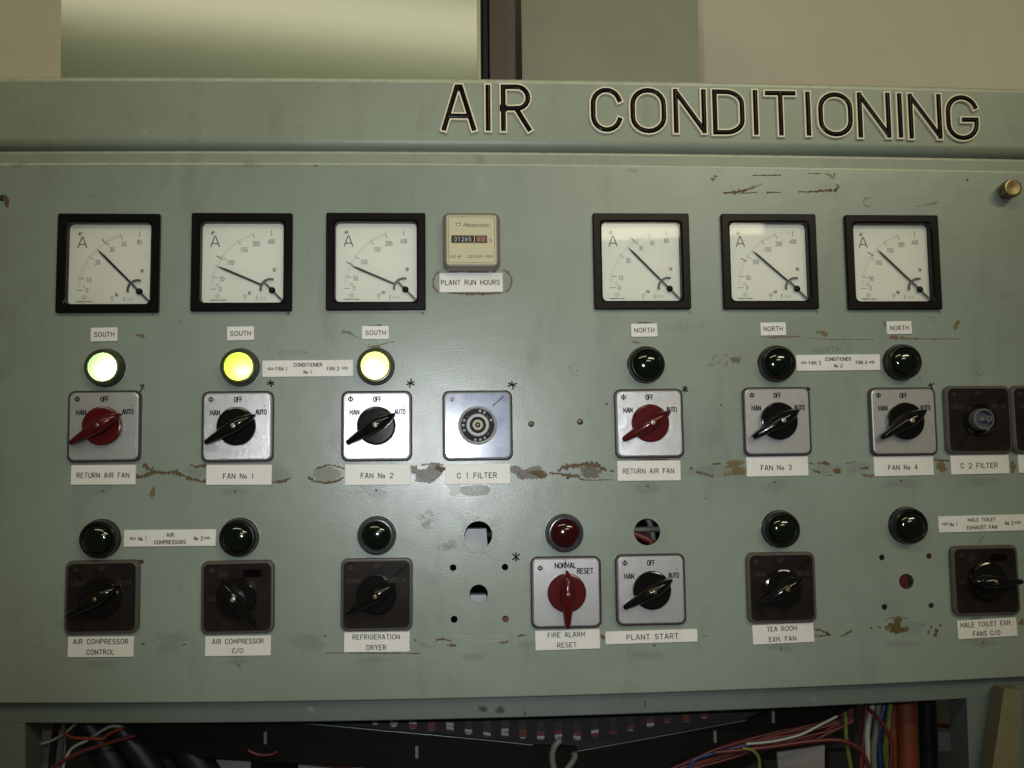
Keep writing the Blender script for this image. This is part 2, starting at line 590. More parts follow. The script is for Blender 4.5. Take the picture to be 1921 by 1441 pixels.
def copy_tree(o, parent=None):
    c = o.copy()
    COL.objects.link(c)
    if parent: c.parent = parent
    for ch in list(o.children):
        copy_tree(ch, c)
    return c


def quad(xs, ys):
    return np.poly1d(np.polyfit(xs, ys, 2))


Y_HEAD_TOP = quad([0, 640, 1280, 1921], [144, 145, 152, 166])
Y_HEAD_BOT = quad([0, 480, 960, 1440, 1921], [278, 278, 280, 285, 293])
Y_STRIP_TOP = quad([0, 480, 960, 1440, 1921], [282, 282, 284, 289, 298])
Y_PAN_TOP = quad([0, 480, 960, 1440, 1921], [306, 305, 307, 312, 321])
Y_PAN_BOT = quad([0, 480, 960, 1440, 1921], [1319, 1315, 1307.5, 1292, 1269])
Y_RAIL_BOT = quad([0, 480, 960, 1440, 1830], [1357, 1355, 1347, 1330, 1310])
XS = [-90 + k * 30 for k in range(72)]

# ---- the cabinet: header, strip, front panel, lower frame
cab = bpy.data.objects.new('control_cabinet', None)
COL.objects.link(cab)
cab.location = (0.33, 0, -0.03)
tag(cab, 'sage green steel control cabinet, worn and rust streaked, carrying all the meters and switches', 'control cabinet')
INV = Vector((-0.33, 0, 0.03))


def cabpart(mb, name, mats):
    mb.v = [tuple(Vector(p) + INV) for p in mb.v]
    return mb.build(name, mats, cab)


def strip_mesh(mb, ftop, fbot, prof, dref, smooth=True, worn=None):
    """prof: list of (edge 't'/'b', dz, d) swept along X"""
    rows = []
    for px in XS:
        xt, zt = at(px, ftop(px), dref)
        xb, zb = at(px, fbot(px), dref)
        rows.append([V(xt, (zt if e == 't' else zb) + dz, d) for e, dz, d in prof])
    n = len(prof)
    vs = [p for r in rows for p in r]
    fs = []
    for i in range(len(rows) - 1):
        for k in range(n - 1):
            fs.append((i * n + k, i * n + k + 1, (i + 1) * n + k + 1, (i + 1) * n + k))
    mb.add(vs, fs, 0, smooth)
    if worn:  # the given rows are covered again in the paler second material
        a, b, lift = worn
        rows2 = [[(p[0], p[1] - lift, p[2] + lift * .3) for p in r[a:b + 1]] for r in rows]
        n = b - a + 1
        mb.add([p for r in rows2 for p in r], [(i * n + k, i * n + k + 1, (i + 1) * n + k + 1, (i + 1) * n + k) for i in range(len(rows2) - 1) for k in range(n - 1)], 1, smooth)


mb = MB()
D = .006
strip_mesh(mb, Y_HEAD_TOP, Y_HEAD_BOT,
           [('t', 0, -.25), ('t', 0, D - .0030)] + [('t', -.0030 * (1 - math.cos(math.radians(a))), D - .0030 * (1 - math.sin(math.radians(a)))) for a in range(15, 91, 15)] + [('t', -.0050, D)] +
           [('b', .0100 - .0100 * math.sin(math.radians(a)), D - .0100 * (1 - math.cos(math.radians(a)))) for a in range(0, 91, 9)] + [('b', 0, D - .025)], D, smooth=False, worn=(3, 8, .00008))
cabpart(mb, 'header_fascia', [PAINT_FRAME, PALEEDGE])

mb = MB()
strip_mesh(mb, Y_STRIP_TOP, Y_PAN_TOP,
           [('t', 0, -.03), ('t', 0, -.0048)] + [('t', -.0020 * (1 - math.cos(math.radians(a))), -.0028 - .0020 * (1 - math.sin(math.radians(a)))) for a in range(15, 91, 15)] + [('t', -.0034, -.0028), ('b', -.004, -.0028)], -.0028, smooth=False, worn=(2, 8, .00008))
cabpart(mb, 'top_strip', [PAINT_FRAME, PALEEDGE])

# front panel with its cut-outs
HOLES = [(897.5, 1004, 26), (1214, 998, 25), (898, 1114, 17), (850, 1065, 6.2), (947.5, 1064, 6.2), (852, 1162, 6.5), (948.5, 1161.5, 6.3),
         (1700.5, 1091, 14.5), (1654.5, 1046, 5.6), (1743, 1043.5, 5.4), (1659.5, 1139, 5.6), (1747, 1136, 5.4), (4, 372, 6.5)]
METERS = [(202, 493), (453, 491), (705, 490), (1204.5, 489.5), (1445, 490), (1677, 491.5)]
import bmesh
bm = bmesh.new()
loops = []


def add_loop(pts):
    vs = [bm.verts.new(V(x, z, 0)) for x, z in pts]
    for i in range(len(vs)):
        bm.edges.new((vs[i], vs[(i + 1) % len(vs)]))
    loops.append(pts)


outer = []
for px in XS: outer.append(at(px, Y_PAN_BOT(px) - 2.0))
for px in reversed(XS): outer.append(at(px, Y_PAN_TOP(px) + 2.6))
add_loop(outer)
for (hx, hy, hr) in HOLES:
    x, z = at(hx, hy)
    add_loop(circ(hr * .00051, 36 if hr > 10 else 20, x, z))
for (hx, hy) in METERS:
    x, z = at(hx, hy, .005)
    add_loop(rrect(.0445, .0445, .002, 2, x, z))
bmesh.ops.triangle_fill(bm, use_beauty=True, use_dissolve=False, edges=bm.edges[:], normal=(0, -1, 0))
pm = MB()
bm.verts.index_update()
vv = [v.co[:] for v in bm.verts]
ff = []
for f in bm.faces:
    idx = [v.index for v in f.verts]
    if f.normal.y > 0: idx.reverse()
    ff.append(tuple(idx))
pm.add(vv, ff, 0)
bm.free()
# rolled outer edge and the cut edges of the holes
n = len(outer)
cxm = sum(p[0] for p in outer) / n
czm = sum(p[1] for p in outer) / n
for (g0, d0, g1, d1) in ((0, 0, .0006, -.00012), (.0006, -.00012, .0011, -.00045), (.0011, -.00045, .0015, -.0010), (.0015, -.0010, .0017, -.0018), (.0017, -.0018, .0017, -.012)):
    def grow(p, g):
        return (p[0], p[1] + (g if p[1] > czm else -g))
    a = [V(*grow(p, g0), d0) for p in outer]
    b = [V(*grow(p, g1), d1) for p in outer]
    pm.add(a + b, [(k, n + k, n + (k + 1) % n, (k + 1) % n) for k in range(n)], 0)
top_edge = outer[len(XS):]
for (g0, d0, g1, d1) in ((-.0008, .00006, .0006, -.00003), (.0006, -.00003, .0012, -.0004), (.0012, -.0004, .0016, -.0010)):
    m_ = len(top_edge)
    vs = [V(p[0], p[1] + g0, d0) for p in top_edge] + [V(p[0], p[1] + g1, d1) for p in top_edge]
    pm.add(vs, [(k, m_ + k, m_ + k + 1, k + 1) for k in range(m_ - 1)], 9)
for lp in loops[1:]:
    n = len(lp)
    a = [V(x, z, 0) for x, z in lp]
    b = [V(x, z, -.002) for x, z in lp]
    pm.add(a + b, [(k, n + k, n + (k + 1) % n, (k + 1) % n) for k in range(n)], 0)

PMATS = [PAINT, INK, PENCIL, RUST, OCHRE, GLUE, GREYGLUE, SMUDGE, PALE, PALEEDGE]
ink, pencil, rust, ochre, glue, grey, smudge, pale = 1, 2, 3, 4, 5, 6, 7, 8
DST = [6e-5]


def nextd():
    DST[0] += 1.2e-6
    return DST[0]


def blob(px, py, rx, ry, mi, rag=.3, soft=True, n=30, seed=None):
    rnd = random.Random(seed if seed is not None else int(px * 7 + py * 13))
    ph = [rnd.uniform(0, 6.28) for _ in range(5)]
    am = [rnd.uniform(.3, 1) / (k + 1) for k in range(5)]
    out, mid = [], []
    for k in range(n):
        a = 2 * PI * k / n
        r = 1 + rag * sum(am[j] * math.sin((j + 2) * a + ph[j]) for j in range(5)) + rag * rnd.uniform(-.2, .2)
        out.append((px + rx * r * math.cos(a), py + ry * r * math.sin(a)))
        mid.append((px + .55 * rx * r * math.cos(a), py + .55 * ry * r * math.sin(a)))
    d = nextd()
    vs = [V(*at(*p), d) for p in out] + [V(*at(*p), d) for p in mid] + [V(*at(px, py), d)]
    fs = [((k + 1) % n, k, n + k, n + (k + 1) % n) for k in range(n)] + [(n + (k + 1) % n, n + k, 2 * n) for k in range(n)]
    e = 0.0 if soft else .55
    pm.add(vs, fs, mi, fade=[e] * n + [.9] * n + [1.0])


def streak(pts, mi, rag=.6, soft=0.1, seed=None):
    """pts: (px, py, half width)"""
    rnd = random.Random(seed if seed is not None else int(pts[0][0] * 3 + pts[0][1] * 5))
    Q = []
    for i in range(len(pts) - 1):
        a, b = pts[i], pts[i + 1]
        m = max(2, int(math.hypot(b[0] - a[0], b[1] - a[1]) / 3))
        for k in range(m):
            t = k / m
            Q.append([a[j] + (b[j] - a[j]) * t for j in range(3)])
    Q.append(list(pts[-1]))
    if mi in (rust, ochre):
        for q in Q: q[2] = q[2] * 1.35 + .3
    A, B, C = [], [], []
    for i, (x, y, h) in enumerate(Q):
        x2, y2, _ = Q[min(i + 1, len(Q) - 1)]
        x1, y1, _ = Q[max(i - 1, 0)]
        L = math.hypot(x2 - x1, y2 - y1) or 1
        nx, ny = -(y2 - y1) / L, (x2 - x1) / L
        ha, hb = h * (1 + rnd.uniform(-rag, rag)), h * (1 + rnd.uniform(-rag, rag))
        A.append((x + nx * ha, y + ny * ha))
        B.append((x - nx * hb, y - ny * hb))
        C.append((x, y))
    n = len(Q)
    d = nextd()
    vs = [V(*at(*p), d) for p in A + C + B]
    fs = []
    for i in range(n - 1):
        fs += [(i, n + i, n + i + 1, i + 1), (n + i, 2 * n + i, 2 * n + i + 1, n + i + 1)]
    vs2 = vs
    pm.add(vs2, [tuple(f) for f in fs], mi, fade=[soft] * n + [1.0] * n + [soft] * n)


def pen(pts, wpx, mi):
    ribbon(pm, [at(*p) for p in pts], wpx * .0005, nextd(), mi)


def star(px, py, r, wpx=2.2, rays=((90,), (30,), (150,)), mi=ink, seed=0):
    rnd = random.Random(seed)
    for (a,) in rays:
        a = math.radians(a + rnd.uniform(-12, 12))
        k0, k1 = r * rnd.uniform(.75, 1.1), r * rnd.uniform(.75, 1.1)
        pen([(px - k0 * math.cos(a), py + k0 * math.sin(a)), (px + k1 * math.cos(a), py - k1 * math.sin(a))], wpx, mi)


# marker asterisks beside the switches
for i, (x, y, r) in enumerate([(508, 719, 7), (770, 719, 8), (961, 722, 8), (1285, 730, 6.5), (1515, 730, 5), (968, 1045, 8)]):
    star(x, y, r, 2.7, ((88,), (28,), (150,)), ink, i)
pen([(263, 735), (270, 721)], 2.4, ink); pen([(262, 722), (271, 730)], 1.6, ink); pen([(265, 720), (268, 727)], 1.6, ink)
pen([(1741, 723), (1753, 720)], 2.2, ink); pen([(1742, 722), (1750, 729)], 2.4, ink); pen([(1745, 718), (1748, 726)], 1.8, ink)
pen([(260, 1051), (270, 1055)], 2.4, ink); pen([(262, 1060), (268, 1050)], 2.2, ink); pen([(265, 1052), (266, 1058)], 1.8, ink)
for x, y in ((286, 590), (1295, 586)): pen([(x, y - 2), (x - .5, y + 2)], 1.2, ink)
pen([(543, 586), (539, 586.5), (541.5, 588), (540.5, 591), (538, 590.5)], 1.3, ink)
pen([(794, 585.5), (792.5, 588), (794, 590), (795, 588.5)], 1.3, ink)
pen([(1533, 583), (1532.5, 588)], 1.5, ink); pen([(1762, 582), (1762, 588)], 1.1, ink)
# faint hand lettering
def scrawl(s, cx, cy, cap, width, rot=0.0, wpx=1.3):
    x, z = at(cx, cy)
    for st in stroke_text(s, cap * .0005, width * .0005, gap=.4):
        c, sn = math.cos(rot), math.sin(rot)
        ribbon(pm, [(x + c * a - sn * b + b * .12, z + sn * a + c * b) for a, b in st], wpx * .0005, nextd(), pencil)
scrawl('SOUTH', 549, 662, 9, 52, .03)
scrawl('NORTH', 1551, 657, 10, 54, .07, 1.5)
scrawl('FUSE 7', 1284, 615, 11, 76, .02, .9)
pen([(1833, 1021), (1846, 1006)], 2, pencil); pen([(1834, 1008), (1843, 1018)], 1.6, pencil)
pen([(1830, 697), (1839, 706), (1850, 694)], 1.4, pencil); pen([(1512, 598), (1522, 597), (1518, 609)], 1, pencil)
pen([(1738, 595), (1755, 596), (1750, 609)], 1.2, pencil)
pen([(441, 1240), (452, 1256)], 2.2, pencil); pen([(452, 1242), (446, 1250)], 2, pencil)
pen([(1717, 693), (1730, 718)], 1.2, pencil)
# small drilled dots under the label row
for x, y in ((192.5, 922), (441, 922), (706, 920), (1215, 912), (1453, 905), (1690, 902), (1845, 1205), (1465, 1216), (779, 1201), (610, 1193), (1899, 868), (779, 886), (783, 886), (1146, 883), (1150, 884), (1634, 1178), (1650, 1177), (1747, 1177), (1764, 1173), (1353, 760), (1138, 758)):
    blob(x, y, 2.4, 2.4, rust, .1, False, 10)
# rust, glue and one painted glare patch along the middle label row
streak([(255, 893, 4), (268, 894, 5), (282, 888, 5), (296, 886, 3), (312, 888, 3), (324, 885, 6), (334, 888, 7), (342, 892, 3), (356, 898, 4), (372, 902, 4), (388, 905, 5)], rust)
streak([(268, 872, 4), (274, 876, 5), (282, 881, 5), (292, 885, 4)], rust)
streak([(357, 873, 1.5), (368, 875, 3), (388, 874, 4)], rust)
blob(366, 886, 24, 13, smudge, .2)
blob(287, 925, 6, 14, ochre, .5)
streak([(280, 930, 1), (284, 920, 2), (290, 912, 1)], ochre)
streak([(510, 904, 3), (524, 905, 4), (538, 900, 3), (545, 896, 1.5)], rust)
blob(525, 890, 32, 16, smudge, .2)
blob(612, 890, 34, 16, grey, .12)
streak([(594, 879, 3), (604, 877, 2.5), (614, 872, 1.6), (630, 874, 1.5), (646, 880, 1.5)], rust)
streak([(578, 894, 3), (588, 902, 3), (606, 906, 2.5), (624, 905, 3), (638, 900, 2.5), (644, 895, 2)], rust)
blob(806, 889, 26, 17, glue, .3, False)
blob(780, 883, 9, 10, glue, .5, False)
streak([(790, 873, 2), (812, 870, 3), (832, 872, 3)], glue)
blob(826, 880, 10, 9, rust, .5)
blob(700, 920, 42, 18, smudge, .4); blob(640, 925, 20, 8, pale, .4)
blob(890, 920, 30, 11, grey, .12, False)
blob(852, 916, 16, 10, pale, .35, False)  # white flash glare, painted on as a pale patch
blob(975, 886, 18, 11, glue, .45, False); blob(1000, 888, 24, 13, glue, .3, False); blob(1012, 890, 16, 11, rust, .5)
streak([(1030, 887, 3), (1044, 888, 2.5), (1056, 890, 3), (1072, 892, 4), (1084, 893, 3), (1090, 900, 1.5), (1110, 901, 1), (1150, 900, .8)], rust)
streak([(1046, 884, 2), (1058, 876, 5), (1078, 873, 5), (1100, 872, 6), (1118, 871, 7), (1128, 878, 4), (1138, 883, 3)], rust)
blob(1108, 886, 28, 13, glue, .3); blob(1066, 895, 8, 4, rust, .5)
streak([(1190, 864, 1), (1220, 862, 2), (1255, 863, 1.5)], rust)
blob(1340, 884, 58, 16, smudge, .25); blob(1380, 876, 30, 12, ochre, .6)
streak([(1295, 880, 2), (1299, 878, 4)], rust); streak([(1306, 886, 3), (1318, 888, 2), (1338, 894, 2)], rust)
streak([(1336, 871, 2), (1352, 870, 3)], rust); streak([(1358, 889, 4), (1376, 889, 3), (1398, 888, 5)], ochre)
streak([(1284, 861, .8), (1350, 860, .7), (1396, 862, .8)], smudge)
blob(1552, 880, 32, 17, smudge, .3)
streak([(1518, 870, 2.5), (1528, 870, 2)], rust); streak([(1534, 868, 3), (1546, 868, 3.5), (1556, 872, 3)], rust)
streak([(1524, 881, 1.5), (1534, 886, 3), (1540, 888, 1)], rust); streak([(1552, 893, 1.5), (1562, 891, 2)], ochre)
blob(1571, 884, 9, 6, ochre, .1, False); blob(1571, 884, 6, 4.5, rust, .2, False)
blob(1608, 878, 26, 14, smudge, .3); streak([(1614, 879, 3), (1630, 878, 2.5)], rust); streak([(1615, 888, 3), (1626, 892, 5), (1640, 893, 5)], ochre)
streak([(1586, 870, 1.4), (1606, 866, 1.4)], ochre); blob(1766, 876, 16, 12, ochre, .5); streak([(1752, 863, 2), (1782, 864, 1.5)], rust)
blob(1900, 876, 8, 14, ochre, .4)
for x, y, rx, ry in ((193, 918, 30, 12), (441, 922, 34, 12), (1215, 915, 36, 13), (1455, 912, 34, 14), (1690, 908, 40, 14), (1845, 902, 46, 10), (700, 1238, 30, 8), (890, 1233, 34, 9), (1215, 1229, 40, 12),
                     (190, 1247, 52, 10), (447, 1240, 36, 10), (1465, 1216, 34, 10), (1690, 1208, 40, 12), (1845, 1206, 40, 9)):
    blob(x, y, rx, ry, smudge, .25)
# lower label row
blob(320, 1205, 46, 22, smudge, .5); blob(268, 1208, 6, 2.5, rust, .4); blob(346, 1209, 5, 2, rust, .4)
blob(575, 1205, 52, 18, smudge, .3); streak([(612, 1225, .8), (690, 1225, .8), (786, 1226, 1)], rust)
blob(800, 1212, 16, 6, smudge, .5); streak([(818, 1201, 2.5), (830, 1199, 2), (846, 1202, 2)], rust); streak([(838, 1211, 2), (848, 1210, 4), (856, 1211, 2)], rust)
streak([(838, 1192, 1), (860, 1193, 2.4), (900, 1196, 1.4), (950, 1192, 2)], pale)
streak([(860, 1196, 2), (900, 1204, 2.4), (955, 1203, 2)], pale); blob(945, 1205, 12, 5, ochre, .5)
blob(978, 1192, 7, 4, rust, .6); streak([(974, 1192, 1), (1004, 1192, .9)], smudge); blob(990, 1210, 18, 14, smudge, .4)
blob(1131, 1196, 4, 7, rust, .4); streak([(1318, 1192, 2), (1326, 1194, 1)], rust); blob(1227, 1211, 5, 2.4, rust, .3)
streak([(1527, 1181, 2), (1538, 1181, 2.5), (1548, 1186, 3), (1556, 1191, 3), (1540, 1193, 2), (1527, 1193, 1)], rust)
streak([(1576, 1194, 1.4), (1586, 1191, 2), (1592, 1186, 4), (1598, 1184, 3)], rust)
blob(1680, 1174, 14, 13, rust, .45, False); blob(1686, 1180, 14, 8, rust, .5, False); blob(1700, 1180, 6, 5, rust, .5)
streak([(1660, 1162, 2), (1680, 1159, 2), (1704, 1160, 1)], ochre); blob(1715, 1178, 30, 15, smudge, .3)
blob(1756, 1186, 6, 8, rust, .5); blob(1742, 1186, 3, 8, ochre, .4)
blob(1664, 1178, 8, 7, ochre, .4); streak([(1758, 1165, .8), (1796, 1166, .8)], smudge)
blob(1916, 1167, 8, 8, ochre, .4); streak([(1820, 1161, 1.4), (1840, 1159, 1.4)], rust)
# glue halo round the hours label
RING = [(826 - 12 * math.sin(a) * 1.1, 530 - 19 * math.cos(a), 3.5) for a in [PI * k / 10 for k in range(11)]]
streak(RING, ochre); streak([(942 + 18 * math.sin(a), 528 - 21 * math.cos(a), 2) for a in [PI * k / 10 for k in range(11)]], ochre, soft=.3)
blob(952, 530, 12, 16, smudge, .1)
streak([(842, 510, 3), (866, 508, 4), (900, 508, 5), (930, 508, 4)], rust); streak([(840, 549, 2), (880, 551, 3), (910, 551, 3), (940, 549, 2)], rust)
# odd smears
streak([(639, 625, 1), (646, 622, 4), (656, 624, 3), (664, 630, 1), (678, 636, 1)], ochre)
streak([(688, 652, 1), (706, 650, 3), (722, 644, 1.6), (742, 640, .9)], ochre); streak([(690, 645, .8), (704, 650, 1.4)], ochre); blob(704, 651, 16, 4, ochre, .4)
streak([(690, 611, 1.5), (716, 611, 1.5)], rust); blob(264, 630, 9, 6, ochre, .5); blob(1193, 642, 11, 3, ochre, .5)
streak([(1195, 606, 1.2), (1222, 606, 1.2)], rust)
blob(1543, 625, 9, 6, ochre, .5, False); streak([(1440, 633, 2), (1480, 632, 2), (1504, 631, 1)], ochre); streak([(1514, 634, .8), (1560, 637, .8), (1640, 637, .8)], ochre)
streak([(1668, 634, 3), (1690, 634, 3), (1740, 636, 1.4), (1800, 636, 1)], ochre); blob(1679, 633, 7, 5, ochre, .4, False); blob(1660, 608, 4, 6, ochre, .4)
blob(1794, 610, 8, 10, ochre, .6); blob(1890, 556, 10, 8, smudge, .5)
for q in ([(1063, 684), (1076, 684), (1088, 690), (1086, 706), (1074, 704)], [(1327, 666), (1365, 664), (1366, 686), (1328, 688)]):
    d = nextd()
    pm.add([V(*at(*p), d) for p in q], [tuple(reversed(range(len(q))))], ochre, fade=[.45] * len(q))
blob(1380, 675, 12, 10, ochre, .3)
for q in ([(783, 970), (806, 953), (815, 968), (806, 994), (794, 990)], [(816, 1026), (850, 1012), (860, 1026), (828, 1038)]):
    d = nextd()
    pm.add([V(*at(*p), d) for p in q], [tuple(reversed(range(len(q))))], grey, fade=[.35] * len(q))
streak([(1335, 333, 3), (1337, 340, 4), (1340, 331, 2), (1347, 331, 1)], ochre)
streak([(1412, 329, 1), (1465, 329, 1.2)], rust); streak([(1515, 326, 1), (1540, 326, 1)], rust); streak([(1548, 325, 2), (1558, 330, 3), (1564, 336, 2), (1566, 324, 2)], ochre)
streak([(1357, 362, 2), (1378, 361, 4), (1400, 356, 4), (1420, 349, 3), (1430, 345, 1)], ochre); streak([(1357, 362, 1.4), (1380, 361, 2), (1402, 356, 2)], rust)
streak([(1388, 363, 1), (1420, 361, 1)], rust); streak([(1438, 361, 1.6), (1464, 361, 1.2)], rust); streak([(1498, 360, 1), (1520, 360, 1.4), (1545, 358, 3), (1566, 358, 3), (1574, 350, 2), (1568, 346, 1)], rust)
streak([(1619, 380, 3), (1622, 373, 2.5), (1634, 371, 1)], ochre); streak([(1620, 384, 2), (1628, 388, 2), (1634, 386, 1)], ochre)
streak([(1720, 388, .8), (1760, 380, 1.4)], ochre); blob(1815, 338, 3, 3, rust, .3)
blob(12, 376, 9, 12, rust, .4)
for x, y, r in ((592, 311, 6), (1322, 935, 4), (1500, 1240, 3)):
    blob(x, y, r, r * .45, ochre, .5)
for x, y, r in ((1186, 320, 14), (38, 308, 22), (470, 306, 26), (900, 300, 20)):
    blob(x, y, r, r * .4, smudge, .5)
# imprint rings round the empty lamp holes
for (hx, hy, r0, r1) in ((897.5, 1004, 28, 34), (1214, 998, 30, 34)):
    x, z = at(hx, hy)
    d = nextd()
    a, b = circ(r1 * .00051, 40, x, z), circ(r0 * .00051, 40, x, z)
    pm.add([V(*p, d) for p in a] + [V(*p, d) for p in b], [(k, (k + 1) % 40, 40 + (k + 1) % 40, 40 + k) for k in range(40)], pale, fade=[.35] * 80)
    streak([(hx + 35 * math.cos(t), hy + 35 * math.sin(t), .8) for t in [2 * PI * k / 30 for k in range(31)]], smudge)
cabpart(pm, 'front_panel', PMATS)

# lower frame: rail, two posts
mb = MB()
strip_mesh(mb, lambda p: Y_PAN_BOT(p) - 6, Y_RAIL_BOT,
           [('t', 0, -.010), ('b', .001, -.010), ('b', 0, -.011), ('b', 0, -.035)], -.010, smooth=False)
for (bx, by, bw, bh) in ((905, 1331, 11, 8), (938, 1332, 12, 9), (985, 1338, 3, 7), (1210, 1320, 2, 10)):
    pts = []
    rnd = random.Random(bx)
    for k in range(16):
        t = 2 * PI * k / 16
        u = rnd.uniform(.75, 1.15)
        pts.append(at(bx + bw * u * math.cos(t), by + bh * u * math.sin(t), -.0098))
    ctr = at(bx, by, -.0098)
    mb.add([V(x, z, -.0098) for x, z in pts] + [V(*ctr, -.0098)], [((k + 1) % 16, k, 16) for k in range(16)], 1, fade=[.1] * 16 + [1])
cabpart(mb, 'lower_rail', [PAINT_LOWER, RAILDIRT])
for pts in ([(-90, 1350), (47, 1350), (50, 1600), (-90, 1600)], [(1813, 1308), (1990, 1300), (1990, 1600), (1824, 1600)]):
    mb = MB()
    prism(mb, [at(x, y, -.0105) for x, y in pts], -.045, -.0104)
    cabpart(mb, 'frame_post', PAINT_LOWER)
mb = MB()
pts = [at(-300, 1900, -.32), at(2300, 1900, -.32), at(2300, 300, -.32), at(-300, 300, -.32)]
prism(mb, pts, -.325, -.32)
cabpart(mb, 'back_plate', mat('inside_dark', (.020, .019, .018), .6))

# ---- AIR CONDITIONING sign
sg = empty('cabinet_sign', 1330, 210, D)
tag(sg, 'raised black letters with cream outlines spelling AIR CONDITIONING on the green header', 'sign')
SGN = [('A', 825, 896, 155.7, 248.5), ('I', 907.5, 923.5, 156, 249), ('R', 937, 999, 156, 249.5), ('C', 1106, 1169.5, 162, 250.5), ('O', 1180.5, 1251.5, 162.5, 253),
       ('N', 1261.5, 1326.5, 164.5, 253), ('D', 1335, 1398, 165.5, 255.5), ('I', 1409, 1426, 166, 256.5), ('T', 1434, 1495, 168, 257.5), ('I', 1507, 1525.5, 169, 258),
       ('O', 1534, 1600.5, 170.5, 259), ('N', 1608, 1671.5, 171, 261.5), ('I', 1679, 1698, 172, 261.5), ('N', 1703.5, 1767, 173.5, 263.5), ('G', 1774, 1836, 176, 266)]


def raised(mb, pts, w, d0, d1, mi, round_=False, ext=.0):
    P = [Vector(p) for p in pts]
    P = [p for i, p in enumerate(P) if i == 0 or (p - P[i - 1]).length > 1e-7]
    closed = (P[0] - P[-1]).length < 1e-6
    if not closed:
        P[0] = P[0] + (P[0] - P[1]).normalized() * ext
        P[-1] = P[-1] + (P[-1] - P[-2]).normalized() * ext
    SEQ[0] = (SEQ[0] + 1) % 24
    dd = SEQ[0] * 8e-6
    n = len(P)
    prof = [(-1, 0), (-1, .85), (-.9, 1), (.9, 1), (1, .85), (1, 0)] if not round_ else [(math.cos(PI - PI * k / 8), math.sin(PI * k / 8)) for k in range(9)]
    rows = []
    for i, p in enumerate(P):
        a = P[i] - P[i - 1] if i > 0 else (P[0] - P[-2] if closed else P[1] - P[0])
        b = P[i + 1] - P[i] if i < n - 1 else (P[1] - P[0] if closed else P[-1] - P[-2])
        a, b = a.normalized(), b.normalized()
        na, nb = Vector((-a.y, a.x)), Vector((-b.y, b.x))
        m = na + nb
        if m.length < .2: m = na
        m.normalize()
        k = min(1 / max(m.dot(na), .05), 1.42)
        rows.append([V(p.x - m.x * w / 2 * k * u, p.y - m.y * w / 2 * k * u, d0 + (d1 + dd - d0) * h) for u, h in prof])
    q = len(prof)
    fs = [(i * q + k, (i + 1) * q + k, (i + 1) * q + k + 1, i * q + k + 1) for i in range(n - 1) for k in range(q - 1)]
    mb.add([v for r in rows for v in r], fs, mi, round_)
    if not closed:
        for r in (rows[0], rows[-1]):
            mb.add(r, [tuple(range(q))], mi)


for (c, x0, x1, y0, y1) in SGN:
    xa, za = at(x0, y1, D + .003)
    xb, zb = at(x1, y0, D + .003)
    o = .0040                                     # half of the cream stroke
    xl, xr, zl, zr = xa + o, xb - o, za + o, zb - o
    if c == 'A': xl, xr = xa + o * 1.05, xb - o * 1.05
    mbw = MB()
    W = .7
    for st in glyph(c, W, .34 if c in 'OCG' else .3):
        if c == 'I':
            pts = [((xa + xb) / 2, zl), ((xa + xb) / 2, zr)]
        else:
            pts = [(xl + (xr - xl) * p / W, zl + (zr - zl) * q) for p, q in st]
        diag = c == 'N' and st[0][0] > 0 and st[0][0] != W
        raised(mbw, pts, .0078, D - .0005, D + .0030, 0, ext=0 if diag else .0036)
        raised(mbw, pts, .0052, D + .0024, D + .0042, 1, True, ext=0 if diag else .0020)
    L = sg.location
    mbw.v = [(p[0] - L.x, p[1] - L.y, p[2] - L.z) for p in mbw.v]
    mbw.build('letter', [SIGNWHITE, SIGNBLACK], sg)


# ---- slotted screw, reused
def screw_mesh(r, d, m1=STEEL, ang=.6, h=.4):
    mb = MB()
    dome(mb, r, d, r * h, n=20, m=5)
    c, s = math.cos(ang), math.sin(ang)
    q = [(-1, -.16), (1, -.16), (1, .16), (-1, .16)]
    loft(mb, [([(r * .92 * (c * x - s * z), r * .92 * (s * x + c * z)) for x, z in q], d + r * h * .5),
              ([(r * .92 * (c * x - s * z), r * .92 * (s * x + c * z)) for x, z in q], d + r * h * 1.02)], 1)
    return mb


# ---- ammeters
UM = .00051 * .9425 / .937           # metres per photo pixel on the dial, near the optical axis


